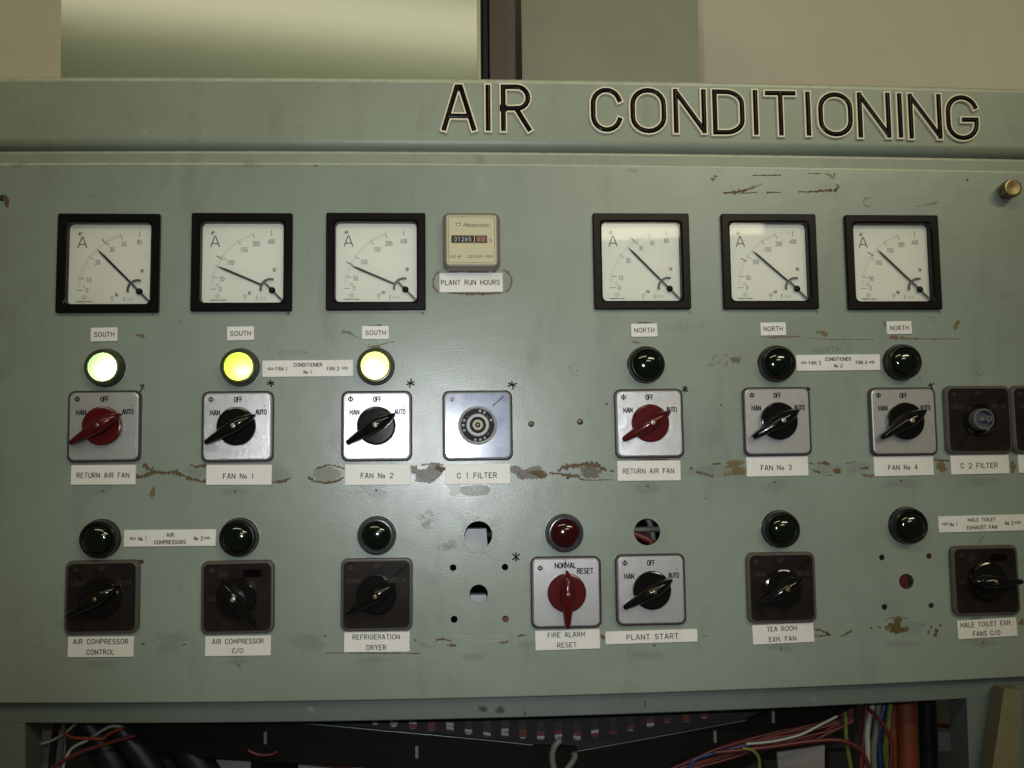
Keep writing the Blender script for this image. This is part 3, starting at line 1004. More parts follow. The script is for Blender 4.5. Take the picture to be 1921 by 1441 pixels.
def make_ammeter(needle_deg, top, marker_deg, screws, centre, name='ammeter'):
    e = empty(name, *centre, .005)
    mb = MB()
    h = .0478
    loft(mb, [(rrect(h, h, .0015, 3), 0), (rrect(h, h, .0018, 3), .0040), (rrect(h - .0009, h - .0009, .0015, 3), .005),
              (rrect(h - .0068, h - .0068, .004, 3), .005), (rrect(h - .0085, h - .0085, .0045, 3), .0035), (rrect(h - .0090, h - .0090, .0042, 3), -.0035)], cap=False)
    mb.build('bezel', BLACK, e)
    mb = MB()
    dd = -.0032
    box(mb, -.0405, .0405, -.0405, .0405, -.006, dd)
    # scale: pivot near the lower right corner
    PX, PZ, R = .0264, -.0250, .0555

    def pol(deg, r):
        a = math.radians(180 - deg)
        return (PX + r * math.cos(a), PZ + r * math.sin(a))
    d1 = dd + .00006
    if top == 80:
        maj = [(0, '0'), (12, '10'), (35, '20'), (57, '30'), (72, '40'), (90, '80')]
        fine = [4, 6.5, 8.5, 10.4] + [12 + 2.3 * k for k in range(1, 10)] + [35 + 2.2 * k for k in range(1, 10)] + [57 + 1.5 * k for k in range(1, 10)] + [85.5]
    else:
        maj = [(0, '0'), (12, '50'), (34, '100'), (56, '150'), (72, '200'), (90, '400')]
        fine = [3.5, 6, 8, 10] + [12 + 2.2 * k for k in range(1, 10)] + [34 + 2.2 * k for k in range(1, 10)] + [56 + 1.6 * k for k in range(1, 10)] + [85.5]
    for a, s in maj:
        ribbon(mb, [pol(a, R - .0035), pol(a, R + .002)], .00055, d1, 1)
        q = pol(a, R - (.0075 if a < 60 else .0080) - .0008 * (len(s) - 1) * (1 if 20 < a < 60 else .6))
        write(mb, s, q[0], q[1], .0043, .0019 * len(s) + .0003 * (len(s) - 1), d1, 1, .00052)
    for i, a in enumerate(fine):
        ribbon(mb, [pol(a, R - .0008), pol(a, R + .0018)], .00028, d1, 2)
    q = pol(4.5, R - .0045)
    write(mb, '5' if top == 80 else '20', q[0], q[1], .0030, .0016 if top == 80 else .0034, d1, 2, .0003)
    write(mb, 'A', -.0270, .0215, .0100, .0082, d1, 1, .00110)
    # small print along the bottom
    x0, z0 = -.0240, -.0318
    ribbon(mb, [(x0 + .0024 * math.cos(math.radians(90 + 72 * k)), z0 + .0022 * math.sin(math.radians(90 + 72 * k))) for k in range(6)], .00035, d1, 2)
    write(mb, 'W', x0, z0, .0016, .0022, d1, 2, .0003)
    write(mb, 'WARBURTON FRANKI', x0 + .0002, z0 - .0040, .0011, .0150, d1, 1, .00028)
    write(mb, '40' if top == 80 else '200', .0020, -.0316, .0022, .0026 if top == 80 else .0036, d1, 2, .00032)
    ribbon(mb, [(.0005, -.0333), (.0036, -.0333)], .0003, d1, 2)
    write(mb, '5', .0020, -.0350, .0020, .0012, d1, 2, .0003)
    write(mb, 'E', .0135, -.0335, .0034, .0018, d1, 2, .00045)
    write(mb, '1.5', .0175, -.0340, .0024, .0034, d1, 2, .00036)
    ribbon(mb, arc(.0215, -.0340, .0010, .0011, 0, 360), .0003, d1, 2)
    # coloured limit mark
    ribbon(mb, [pol(marker_deg, R - .0010), pol(marker_deg, R + .0055)], .0008, d1 + .00008, 3)
    mb.build('dial', [DIAL, DIALINK, DIALFINE, NEEDLE], e)
    mb = MB()
    a = math.radians(180 - needle_deg)
    u, nrm = (math.cos(a), math.sin(a)), (-math.sin(a), math.cos(a))
    pts = []
    for r, hw in ((.008, .00105), (.046, .00115), (.051, .0008), (.0555, .0001)):
        pts.append((PX + u[0] * r, PZ + u[1] * r, hw))
    loop = [(x + nrm[0] * k, z + nrm[1] * k) for x, z, k in pts] + [(x - nrm[0] * k, z - nrm[1] * k) for x, z, k in reversed(pts)]
    prism(mb, loop, dd + .0012, dd + .0017)
    mb.build('needle', NEEDLE, e)
    mb = MB()
    cx, cz = PX + .0016, PZ - .0016
    ARC = arc(cx - .0015, cz + .0015, .0094, .0094, 78, 188, 16)
    raised(mb, ARC, .0021, dd + .0018, dd + .0026, 0, ext=.0008)
    raised(mb, [(cx - .0080, cz + .0082), (cx, cz), (cx + .0120, cz - .0125)], .0022, dd + .0017, dd + .0024, 0)
    for k in range(3):
        t = .25 + .22 * k
        ribbon(mb, [(cx + .0120 * t - .0008, cz - .0125 * t - .0008), (cx + .0120 * t + .0008, cz - .0125 * t + .0008)], .0004, dd + .0026, 1)
    mb.build('pointer_stop', [YOKE, DIALINK], e)
    mb = MB()
    dome(mb, .0033, dd + .0020, .0034, cx, cz, n=24, m=8)
    mb.build('pivot_cap', BLACKGLOSS, e)
    for (sx, sz) in screws:
        o = screw_mesh(.0019, dd + .0001, STEEL, random.uniform(0, 3)).build('dial_screw', [STEEL, SCREWDARK], e)
        o.location = (sx, 0, sz)
    mb = MB()
    l = rrect(h - .0088, h - .0088, .0042, 3)
    mb.add([V(x, z, .0022) for x, z in l], [tuple(range(len(l)))], 0)
    mb.build('glass_pane', GLASS, e)
    return e


SCR = [(-.0290, .0300), (.0298, -.0062), (.0065, -.0290)]
AM = [(45.5, 80, 55, 'black framed ammeter at the far left, scale to 80 amps, needle at mid scale'),
      (23.5, 400, 32, 'black framed ammeter with a low needle, the middle one of the three above SOUTH labels'),
      (23.5, 400, 25, 'black framed ammeter with a low needle, immediately left of the cream hour counter'),
      (46, 80, 55, 'black framed ammeter reading to 80 amps, first to the right of the hour counter'),
      (41.5, 400, 29, 'black framed ammeter, the middle one of the three above NORTH labels'),
      (44.5, 400, 37, 'black framed ammeter at the far right, nearest the brass knob, scale to 400 amps')]
for (nd, tp, mk, lab), c in zip(AM, METERS):
    o = make_ammeter(nd, tp, mk, SCR, c)
    tag(o, lab, 'ammeter', 'ammeters along the top of the panel')

# ---- hour counter
hc = empty('hour_counter', 884.5, 451.5, .012)
tag(hc, 'small cream faced hour counter in a taupe case between the two groups of ammeters', 'hour counter')
mb = MB()
loft(mb, [(rrect(.0275, .0278, .006), 0), (rrect(.0275, .0278, .006), .009), (rrect(.0268, .0271, .006), .0115), (rrect(.0250, .0252, .004), .0145), (rrect(.0240, .0242, .002), .0148)], smooth=False)
mb.build('case', TAUPE, hc)
mb = MB()
loft(mb, [(rrect(.0236, .0238, .0015), .0147), (rrect(.0236, .0238, .0015), .0152)])
d = .01526
ribbon(mb, rrect(.0222, .0224, .0012) + [rrect(.0222, .0224, .0012)[0]], .0004, d, 1)
write(mb, 'UWZ 48', -.0157, -.0162, .0022, .0098, d, 1, .00034)
write(mb, '220-240V~ 50HZ', .0085, -.0162, .0022, .0240, d, 1, .00034)
zg = [(-.0075 + .00085 * k, .0145 + (.0016 if k % 2 else -.0012)) for k in range(7)]
ribbon(mb, zg, .0006, d, 1)
ribbon(mb, [(-.0030, .0130), (.0180, .0130)], .0004, d, 1)
for st in stroke_text('I', .004): pass
mb.build('faceplate', [CREAM, CREAMINK], hc)
fp = hc.children[1]


def font_text(s, cx, cz, size, width, d, m, parent, name):
    cu = bpy.data.curves.new(name, 'FONT')
    cu.body = s
    cu.size = size
    cu.align_x = 'CENTER'
    t = bpy.data.objects.new(name, cu)
    COL.objects.link(t)
    bpy.context.view_layer.update()
    me = bpy.data.meshes.new_from_object(t.evaluated_get(bpy.context.evaluated_depsgraph_get()))
    bpy.data.objects.remove(t)
    xs = [v.co.x for v in me.vertices]
    k = width / (max(xs) - min(xs))
    for v in me.vertices:
        v.co = Vector((cx + v.co.x * k, -d, cz + v.co.y))
    me.materials.clear()
    me.materials.append(m)
    o = bpy.data.objects.new(name, me)
    COL.objects.link(o)
    o.parent = parent
    return o


font_text('wattmaster', .0075, .0137, .0040, .0205, d, CREAMINK, fp, 'lettering')
font_text('h', .0185, -.0025, .0062, .0022, d, CREAMINK, fp, 'lettering')
mb = MB()
box(mb, -.0195, .0150, -.0032, .0044, .0150, .01540, 0)
box(mb, -.0182, .0137, -.0021, .0033, .0152, .01555, 1)
for k, c in enumerate('01265'):
    write(mb, c, -.0152 + .0034 * k, .0005, .0038, .0020, .01562, 2, .00050)
for k in range(2):
    box(mb, .0050 + .0045 * k, .0088 + .0045 * k, -.0019, .0031, .0153, .01560, 3)
box(mb, .0024, .0030, -.0035, .0047, .0152, .01575, 4)
mb.build('counter_window', [CREAMINK, COUNTER, WHITE, COUNTRED, CREAM], hc)
o = screw_mesh(.0021, .0152, STEEL, .2).build('faceplate_screw', [STEEL, SCREWDARK], hc)
o.location = (-.0128, 0, .0155)

# ---- engraved labels: name, corners (xl, xr, y top-left, y top-right, height px), texts (string, x0, x1, yc, cap)
LB = [
    ((169.7, 220.2, 615, 614, 26), [('SOUTH', 177, 213.7, 627.5, 8.3)], 'small white SOUTH label above the leftmost glowing lamp', 'small direction labels under the ammeters'),
    ((425.7, 476.2, 613, 612, 26), [('SOUTH', 432.7, 470, 625.6, 8.3)], 'small white SOUTH label above the middle one of the three glowing lamps', 'small direction labels under the ammeters'),
    ((679, 729.5, 611.5, 611.3, 25), [('SOUTH', 686, 723, 624.3, 8.3)], 'small white SOUTH label above the rightmost of the three glowing lamps', 'small direction labels under the ammeters'),
    ((1183.7, 1233, 607.3, 606.7, 25), [('NORTH', 1190.5, 1227, 619.6, 8.3)], 'small white NORTH label above the leftmost dark lamp of the upper lamp row', 'small direction labels under the ammeters'),
    ((1426.5, 1474, 605.3, 604.5, 24.5), [('NORTH', 1433, 1467.5, 616.8, 8.3)], 'small white NORTH label above the dark lamp left of the FAN 3 arrow', 'small direction labels under the ammeters'),
    ((1663, 1710, 602.8, 602, 24.5), [('NORTH', 1670.5, 1704, 615.3, 8.2)], 'small white NORTH label under the far right ammeter', 'small direction labels under the ammeters'),
    ((824, 943, 512, 511.6, 36.5), [('PLANT RUN HOURS', 828, 937, 530, 9)], 'white PLANT RUN HOURS label below the hour counter, ringed by brown glue', None),
    ((491.8, 662.5, 676.5, 675, 31), [('<', 502, 513, 692, 6), ('FAN 1', 518, 539, 692, 6.2), ('CONDITIONER', 551, 604, 684.5, 6.6), ('No 1', 570, 584.5, 698, 6), ('FAN 2', 614, 636, 691.5, 6.2), ('>', 642, 652.5, 691, 6)], 'long white CONDITIONER No 1 label between two glowing lamps', 'long arrow labels between lamps'),
    ((1493.3, 1650.5, 666, 664.5, 30), [('<', 1503, 1513, 680.5, 6), ('FAN 3', 1518, 1539.5, 680.8, 6.2), ('CONDITIONER', 1548, 1596, 673.7, 6.4), ('No 2', 1565, 1580, 686.2, 6), ('FAN 4', 1606, 1626, 680, 6.2), ('>', 1631, 1641, 679.6, 6)], 'long white CONDITIONER No 2 label between two dark lamps', 'long arrow labels between lamps'),
    ((232.5, 405.2, 994.5, 993, 31.5), [('<', 243, 254, 1010.5, 6), ('No 1', 260, 274.5, 1010.7, 6.4), ('AIR', 312.5, 326, 1003.7, 6.4), ('COMPRESSORS', 289.5, 348, 1017.3, 6.4), ('No 2', 364, 380, 1010, 6.4), ('>', 384, 395, 1009.6, 6), ('.', 306, 308, 1003, 6)], 'long white AIR COMPRESSORS label with arrows to No 1 and No 2', 'long arrow labels between lamps'),
    ((1760.2, 1934, 969, 964.5, 30.5), [('<', 1767.5, 1778, 983.3, 6), ('No 1', 1782, 1796, 983.8, 6.2), ('MALE TOILET', 1816, 1868, 975, 6.2), ('EXHAUST FAN', 1814.5, 1870, 989.3, 6.4), ('No 2', 1886, 1901, 981.3, 6.2), ('>', 1905, 1915.5, 980.3, 6)], 'long white MALE TOILET EXHAUST FAN label with arrows, at the right edge', 'long arrow labels between lamps'),
    ((133.3, 254.8, 872.5, 872, 37.3), [('RETURN AIR FAN', 144.5, 242, 891.7, 8.6)], 'white RETURN AIR FAN label under the left red handled switch', 'name labels under the switches'),
    ((387, 510, 872, 871.8, 38), [('FAN No 1', 419, 475.5, 893.3, 9)], 'white FAN No1 label with rust streaks running into both sides', 'name labels under the switches'),
    ((647, 770, 871.5, 871, 38.8), [('FAN No 2', 677.5, 737, 892.3, 9)], 'white FAN No2 label under the brightest silver switch', 'name labels under the switches'),
    ((835.3, 957, 871, 869.5, 38), [('C 1 FILTER', 858, 931.5, 892, 9.3)], 'white C 1 FILTER label under the knobless polished switch', 'name labels under the switches'),
    ((1158, 1276.5, 864.5, 863.5, 38), [('RETURN AIR FAN', 1169, 1264, 883.7, 8.6)], 'white RETURN AIR FAN label under the right hand red handled switch of the upper row', 'name labels under the switches'),
    ((1400, 1515.5, 857.5, 855.5, 37), [('FAN No 3', 1428, 1484.5, 877.3, 9)], 'white FAN No3 label under a silver switch', 'name labels under the switches'),
    ((1639, 1750.5, 856.8, 854.5, 37), [('FAN No 4', 1667, 1721, 876.8, 9)], 'white FAN No4 label under the silver switch at the right', 'name labels under the switches'),
    ((1783, 1892, 854.5, 852.5, 36), [('C 2 FILTER', 1802.5, 1871, 873.4, 9)], 'white C 2 FILTER label under the dark knobless switch', 'name labels under the switches'),
    ((1909.5, 2020, 853, 851, 34.5), [], 'white label mostly cut off by the right picture edge, beside C 2 FILTER', 'name labels under the switches'),
    ((127.6, 251.3, 1194.5, 1193.7, 39), [('AIR COMPRESSOR', 137.5, 240, 1203.8, 8.4), ('CONTROL', 162.5, 214, 1223.4, 8.3)], 'white AIR COMPRESSOR CONTROL label at the lower left', 'name labels under the switches'),
    ((385, 508.3, 1193.5, 1192, 38), [('AIR COMPRESSOR', 398.5, 494, 1203.2, 8.3), ('C/O', 436, 455.5, 1221, 8)], 'white AIR COMPRESSOR C/O label under a dark switch', 'name labels under the switches'),
    ((645.5, 768.8, 1186, 1185, 38), [('REFRIGERATION', 662, 749.5, 1195, 8.3), ('DRYER', 688, 724, 1214.8, 8.5)], 'white REFRIGERATION DRYER label under a dark switch', 'name labels under the switches'),
    ((1003.8, 1125, 1183.8, 1180, 37), [('FIRE ALARM', 1028, 1097, 1190.8, 8.3), ('RESET', 1046, 1081, 1210, 8.3)], 'white FIRE ALARM RESET label under the upright red handle', 'name labels under the switches'),
    ((1135.5, 1308.2, 1185.3, 1180, 24), [('PLANT START', 1176, 1272, 1194.5, 9)], 'wide slim white PLANT START label under a silver switch', 'name labels under the switches'),
    ((1411, 1526, 1173.3, 1168, 36.5), [('TEA ROOM', 1439, 1495, 1179.6, 8.3), ('EXH. FAN', 1443, 1493, 1198.5, 8.2)], 'white TEA ROOM EXH. FAN label under a dark switch', 'name labels under the switches'),
    ((1795.5, 1906.3, 1165, 1158.3, 35), [('MALE TOILET EXH.', 1802, 1897.5, 1170.5, 8.3), ('FANS C/O', 1826, 1876, 1188, 8.3)], 'white MALE TOILET EXH. FANS C/O label at the lower right', 'name labels under the switches'),
]
LT = .0014
for (xl, xr, yl, yr, hp), texts, lab, grp in LB:
    A, B = np.array(at(xl, yl, LT)), np.array(at(xr, yr, LT))
    Cc = np.array(at(xl, yl + hp, LT))
    Wd, Hd = np.linalg.norm(B - A), np.linalg.norm(Cc - A)
    rot = math.atan2(*(B - A)[::-1])
    u = (B - A) / Wd
    v = np.array([-u[1], u[0]])
    c = A + u * Wd / 2 - v * Hd / 2
    mb = MB()
    hw, hh = Wd / 2, Hd / 2
    loft(mb, [(rrect(hw, hh, .0002, 1), 0), (rrect(hw, hh, .0002, 1), LT - .0003), (rrect(hw - .0003, hh - .0003, .0002, 1), LT)], cap0=False)
    for s, x0, x1, yc, cap in texts:
        p = np.array(at((x0 + x1) / 2, yc, LT)) - c
        q0, q1 = np.array(at(x0, yc, LT)), np.array(at(x1, yc, LT))
        cz = float(p @ v)
        small = cap < 7
        write(mb, s, float(p @ u), cz, cap * .000505, float(np.linalg.norm(q1 - q0)), LT + .00004, 1, cap * .000505 * (.21 if small else .175),
              gap=.30 if small else .34)
    o = mb.build('name_label', [LABEL, LABELINK])
    o.location = (c[0], 0, c[1])
    o.rotation_euler = (0, -rot, 0)
    tag(o, lab, 'label', grp)


# ---- indicator lamps
def make_lamp(lens_mat, ring_mat, domed=True):
    e = bpy.data.objects.new('indicator_lamp', None)
    COL.objects.link(e)
    mb = MB()
    lathe(mb, [(.0183, 0), (.0183, .0020), (.0178, .0028)], n=56, cap=False)
    lathe(mb, [(.0178, .0028), (.0174, .0070), (.0170, .0095)], n=56, cap=False)
    lathe(mb, [(.0170, .0095), (.0164, .0110), (.0154, .0117), (.0146, .0118)], n=56, cap=False, mi=1)
    lathe(mb, [(.0146, .0118), (.0134, .0108), (.0131, .0060)], n=56, cap=False, mi=1)
    mb.build('lamp_bezel', [LAMPBLACK, ring_mat], e)
    mb = MB()
    dome(mb, .0133, .0100, .0062 if domed else .0016, n=48, m=12)
    mb.build('lens', lens_mat, e)
    return e


def place(o, px, py, rot=0.0):
    x, z = at(px, py)
    o.location = (x, 0, z)
    o.rotation_euler = (0, -rot, 0)


green = make_lamp(LENSG, LAMPBLACK)
GR = 'dark green indicator lamps'
DARKLAMPS = [((1211, 684.8), 'dark green domed lamp under the first NORTH label, above the right red switch'),
             ((1455, 683), 'dark green domed lamp at the left end of the CONDITIONER No 2 label'),
             ((1689, 680.5), 'dark green domed lamp at the right end of the CONDITIONER No 2 label'),
             ((190.5, 1010.5), 'dark green domed lamp at the No 1 end of the AIR COMPRESSORS label'),
             ((449.5, 1008), 'dark green domed lamp at the No 2 end of the AIR COMPRESSORS label'),
             ((1462, 992.5), 'dark green domed lamp above the TEA ROOM EXH. FAN switch'),
             ((1700, 985.5), 'dark green domed lamp left of the MALE TOILET EXHAUST FAN label')]
for i, (p, lab) in enumerate(DARKLAMPS):
    o = green if i == 0 else copy_tree(green)
    place(o, *p)
    tag(o, lab, 'indicator lamp', GR)
o = make_lamp(LENSG, LAMPRING)
place(o, 707, 1004.5)
tag(o, 'dark green lamp with a slate rimmed bezel above the REFRIGERATION DRYER switch', 'indicator lamp', GR)
o = make_lamp(LENSR, LAMPRING)
place(o, 1058.5, 1000)
tag(o, 'dark red domed indicator lamp above the FIRE ALARM RESET switch', 'indicator lamp')
GLOW = mat('lamp_bezel_glow', (.040, .042, .020), .25)  # olive tint paints the lit lens's spill onto its bezel
LIT = [((199, 690.5), (.55, .95, .42), (.0045, -.003), .026, 'glowing white and pale green lamp, the leftmost lit one'),
       ((451.3, 689.5), (.46, .80, .075), (.003, -.0045), .036, 'glowing yellow green lamp left of the CONDITIONER No 1 label'),
       ((705, 688), (.92, .90, .30), (-.001, -.003), .026, 'glowing pale yellow lamp right of the CONDITIONER No 1 label')]
for (p, col, off, pw, lab) in LIT:
    o = make_lamp(lit_lens_mat('lit_lens', col), GLOW, False)
    place(o, *p)
    tag(o, lab, 'indicator lamp', 'lit indicator lamps')
    l = bpy.data.lights.new('bulb', 'POINT')
    l.energy = pw
    l.color = (1, .97, .8)
    l.shadow_soft_size = .003
    b = bpy.data.objects.new('bulb', l)
    COL.objects.link(b)
    b.parent = o
    b.location = (off[0], -.0050, off[1])


# ---- rotary switches
def switch_plate(e, kind):
    """kind: silver, dark, mirror"""
    mb = MB()
    sm = SURROUND if kind != 'dark' else SURROUNDGREY
    loft(mb, [(rrect(.0335, .0335, .0065), 0), (rrect(.0335, .0335, .0065), .0040), (rrect(.0325, .0325, .0060), .0050), (rrect(.0316, .0316, .0055), .0051)])
    mb.build('surround', sm, e)
    mb = MB()
    loft(mb, [(rrect(.0314, .0314, .0052), .0050), (rrect(.0314, .0314, .0052), .0054), (rrect(.0306, .0306, .0048), .0060)], 1)
    mb.f.pop(); mb.m.pop(); mb.s.pop()
    l = rrect(.0306, .0306, .0048)
    mb.add([V(x, z, .0060) for x, z in l], [tuple(range(len(l)))], 0)
    return mb


def plate_print(mb, kind, words, marks=()):
    d = .00604
    for s, x, z, cap, wd in words:
        write(mb, s, x, z, cap, wd, d, 2, cap * (.20 if kind == 'silver' else .13))
    for p in marks:
        ribbon(mb, p, .0008, d + .00005, 3)


K = .00050
MANOFF = [('OFF', .0005, .0252, .0045, .0070), ('MAN', -.0208, .0130, .0045, .0086), ('AUTO', .0220, .0132, .0045, .0098), ('Φ', -.0246, .0256, .0050, .0042)]
FIREW = [('NORMAL', -.0005, .0252, .0047, .0195), ('RESET', .0182, .0198, .0047, .0150), ('Φ', -.0246, .0230, .0050, .0042)]
LOCAL = [('OFF', 0, .0262, .0036, .0062), ('LOCAL', -.0205, .0130, .0036, .0130), ('DELTA', .0205, .0130, .0036, .0130), ('Φ', -.0240, .0250, .0046, .0038)]
CHANGE = [('2&1', -.0125, .0215, .0036, .0080), ('1&2', -.0235, -.0005, .0036, .0080), ('Φ', -.0230, .0250, .0046, .0038)]


def knob(e, m, ang):
    """disc and winged handle; ang = direction the pointer shows, degrees"""
    mb = MB()
    lathe(mb, [(.0150, .0058), (.0150, .0075)], n=48, cap=False)
    lathe(mb, [(.0178, .0075), (.0183, .0085), (.0182, .0110), (.0176, .0122), (.0165, .0126), (.0001, .0127)], n=56, cap=False)
    mb.build('knob_disc', m, e)
    st = [(-.0320, .0015, .0118, .0150), (-.0308, .0025, .0103, .0168), (-.026, .0033, .0097, .0185), (-.019, .0043, .0095, .0205), (-.012, .0055, .0098, .0225), (-.006, .0064, .0110, .0240),
          (0, .0068, .0120, .0247), (.006, .0063, .0120, .0243), (.012, .0050, .0118, .0230), (.0165, .0034, .0112, .0210), (.0196, .0018, .0108, .0188), (.0212, .0007, .0108, .0170)]
    prof = [(-1, 0), (-1, .45), (-.86, .72), (-.55, .92), (0, 1), (.55, .92), (.86, .72), (1, .45), (1, 0)]
    c, s = math.cos(math.radians(ang)), math.sin(math.radians(ang))
    vs, fs = [], []
    q = len(prof)
    for t, hw, d0, d1 in st:
        for a, h in prof:
            x, z = t, a * hw
            vs.append(V(c * x - s * z, s * x + c * z, d0 + (d1 - d0) * h))
    for i in range(len(st) - 1):
        for k in range(q - 1):
            fs.append((i * q + k, i * q + k + 1, (i + 1) * q + k + 1, (i + 1) * q + k))
        fs.append((i * q + q - 1, i * q, (i + 1) * q, (i + 1) * q + q - 1))
    fs.append(tuple(range(q)))
    fs.append(tuple(reversed(range((len(st) - 1) * q, len(st) * q))))
    mb = MB()
    mb.add(vs, [tuple(reversed(f)) for f in fs], 0, True)
    h = mb.build('handle', m, e)
    sc = screw_mesh(.0024, .0240, STEEL, random.uniform(0, 3), .35).build('handle_screw', [random.choice([STEEL, BRASS]), SCREWDARK], h)
    return h


def make_switch(kind, words, km, ang, marks=(), dots=True, blot=False):
    e = bpy.data.objects.new('rotary_switch', None)
    COL.objects.link(e)
    mb = switch_plate(e, kind)
    plate_print(mb, kind, words, marks)
    if kind == 'silver' and dots:
        mb.add([V(x, z, .0061) for x, z in circ(.0007, 8, .0252, .0188)], [tuple(range(8))], 4)
    if blot:
        mb.add([V(x, z, .0061) for x, z in rrect(.0085, .0036, .002, 3, .0135, .0215)], [tuple(range(16))], 3)
    mb.build('plate', [{'silver': PLATE, 'dark': DARKPLATE, 'mirror': MIRROR}[kind], PLATEEDGE if kind != 'dark' else SURROUNDGREY, PLATEINK if kind == 'silver' else DARKTXT, BLACKMARK, REDDOT], e)
    if km: knob(e, km, ang)
    return e


def flat(o, px, py, **kw):
    """place a switch by the centre of its plate face"""
    x, z = at(px, py, .006)
    o.location = (x, 0, z)
    o.rotation_euler = (0, random.uniform(-.006, .006), 0)


SLASH = [[(.016, .0165), (.0285, .0270)]]
SLASHL = [[(-.0285, .0255), (-.0175, .0165)]]
GS = 'silver plate rotary switches'
GD = 'dark plate rotary switches'
SW = [
    ((194.3, 799.5), 'silver', MANOFF, REDKNOB, 30, (), 'red handled switch on a silver plate at the far left, MAN OFF AUTO', GS),
    ((445, 800), 'silver', MANOFF, BLACKGLOSS, 29, (), 'black handled silver switch above the FAN No1 label', GS),
    ((706.5, 799), 'silver', MANOFF, BLACKGLOSS, 31, (), 'black handled silver switch above the FAN No2 label, its plate brightest in the glare', GS),
    ((1218.5, 794.3), 'silver', MANOFF, REDKNOB, 30, (), 'red handled switch on a silver plate right of centre, MAN OFF AUTO', GS),
    ((1459, 790.3), 'silver', MANOFF, BLACKGLOSS, 30, (), 'black handled silver switch above the FAN No3 label', GS),
    ((1696, 790.5), 'silver', MANOFF, BLACKGLOSS, 31, (), 'black handled silver switch above the FAN No4 label', GS),
    ((1062.5, 1111.5), 'silver', FIREW, REDKNOB, 90, [[(-.0007, .0306), (-.0007, .0262)]], 'silver switch with an upright red handle marked NORMAL and RESET', GS),
    ((1221.5, 1106.5), 'silver', MANOFF, BLACKGLOSS, 29, (), 'black handled silver switch above the PLANT START label, below an empty hole', GS),
    ((190, 1120.5), 'dark', LOCAL, BLACKGLOSS, 30, SLASHL, 'dark plate switch above the AIR COMPRESSOR CONTROL label', GD),
    ((445, 1120.5), 'dark', CHANGE, BLACKGLOSS, 124, (), 'dark plate switch with its handle slanting down right, above the AIR COMPRESSOR C/O label', GD),
    ((706.5, 1115.5), 'dark', LOCAL, BLACKGLOSS, 32, SLASH, 'dark plate switch above the REFRIGERATION DRYER label', GD),
    ((1467, 1102.5), 'dark', LOCAL, BLACKGLOSS, 31, SLASH, 'dark plate switch above the TEA ROOM EXH. FAN label', GD),
    ((1850.5, 1089), 'dark', CHANGE, BLACKGLOSS, 178, (), 'dark plate switch with a level handle above the MALE TOILET EXH. FANS C/O label', GD),
]
for (p, kind, words, km, ang, marks, lab, grp) in SW:
    o = make_switch(kind, words, km, ang, marks, dots=(words is MANOFF), blot=(words is CHANGE))
    flat(o, *p)
    tag(o, lab, 'rotary switch', grp)

# knobless switches
o = make_switch('mirror', [('Φ', -.0240, .0250, .0046, .0038)], None, 0, [[(.015, .0185), (.0250, .0275)]])
CHROME = mat('chromed_ring', (.66, .66, .68), .34, metal=.55)
HUB = mat('dull_steel_hub', (.24, .25, .25), .5, metal=.5, bump=(900, .4))
IVORY = mat('ivory_bush', (.36, .31, .19), .45)
DARKGAP = mat('dark_gap', (.012, .011, .013), .5, spec=.12)
mb = MB()
lathe(mb, [(.0186, .0058), (.0182, .0078), (.0172, .0086), (.0162, .0080), (.0157, .0062)], n=64, cap=False, mi=0)
lathe(mb, [(.0157, .0062), (.0108, .0062)], n=48, cap=False, mi=1)
for k in range(18):
    a = 2 * PI * k / 18
    if k % 6 in (0, 5): continue
    dome(mb, .0015, .0063, .0016, .0136 * math.cos(a), .0138 * math.sin(a), n=12, m=4, mi=0)
for k in range(4):
    a = PI / 4 + PI / 2 * k
    box_pts = [(-.0016, -.0032), (.0016, -.0032), (.0016, .0032), (-.0016, .0032)]
    c, s = math.cos(a), math.sin(a)
    prism(mb, [(.0146 * c + c * x - s * z, .0146 * s + s * x + c * z) for x, z in box_pts], .0062, .0080, 1)
mb.build('detent_ring', [CHROME, DARKGAP], o)
mb = MB()
lathe(mb, [(.0112, .0060), (.0112, .0120), (.0104, .0128), (.0078, .0128), (.0072, .0100)], n=48, cap=True, mis=[0, 0, 0, 1, 1])
lathe(mb, [(.0052, .0100), (.0052, .0138), (.0046, .0145), (.0026, .0145), (.0022, .0138)], n=32, cap=True, mis=[2, 2, 2, 1, 1])
dome(mb, .0014, .0138, .0012, n=14, m=4, mi=3)
mb.build('spindle_hub', [HUB, DARKGAP, IVORY, STEEL], o)
flat(o, 896, 798)
tag(o, 'knobless polished switch plate with a bare spindle above the C 1 FILTER label', 'rotary switch')

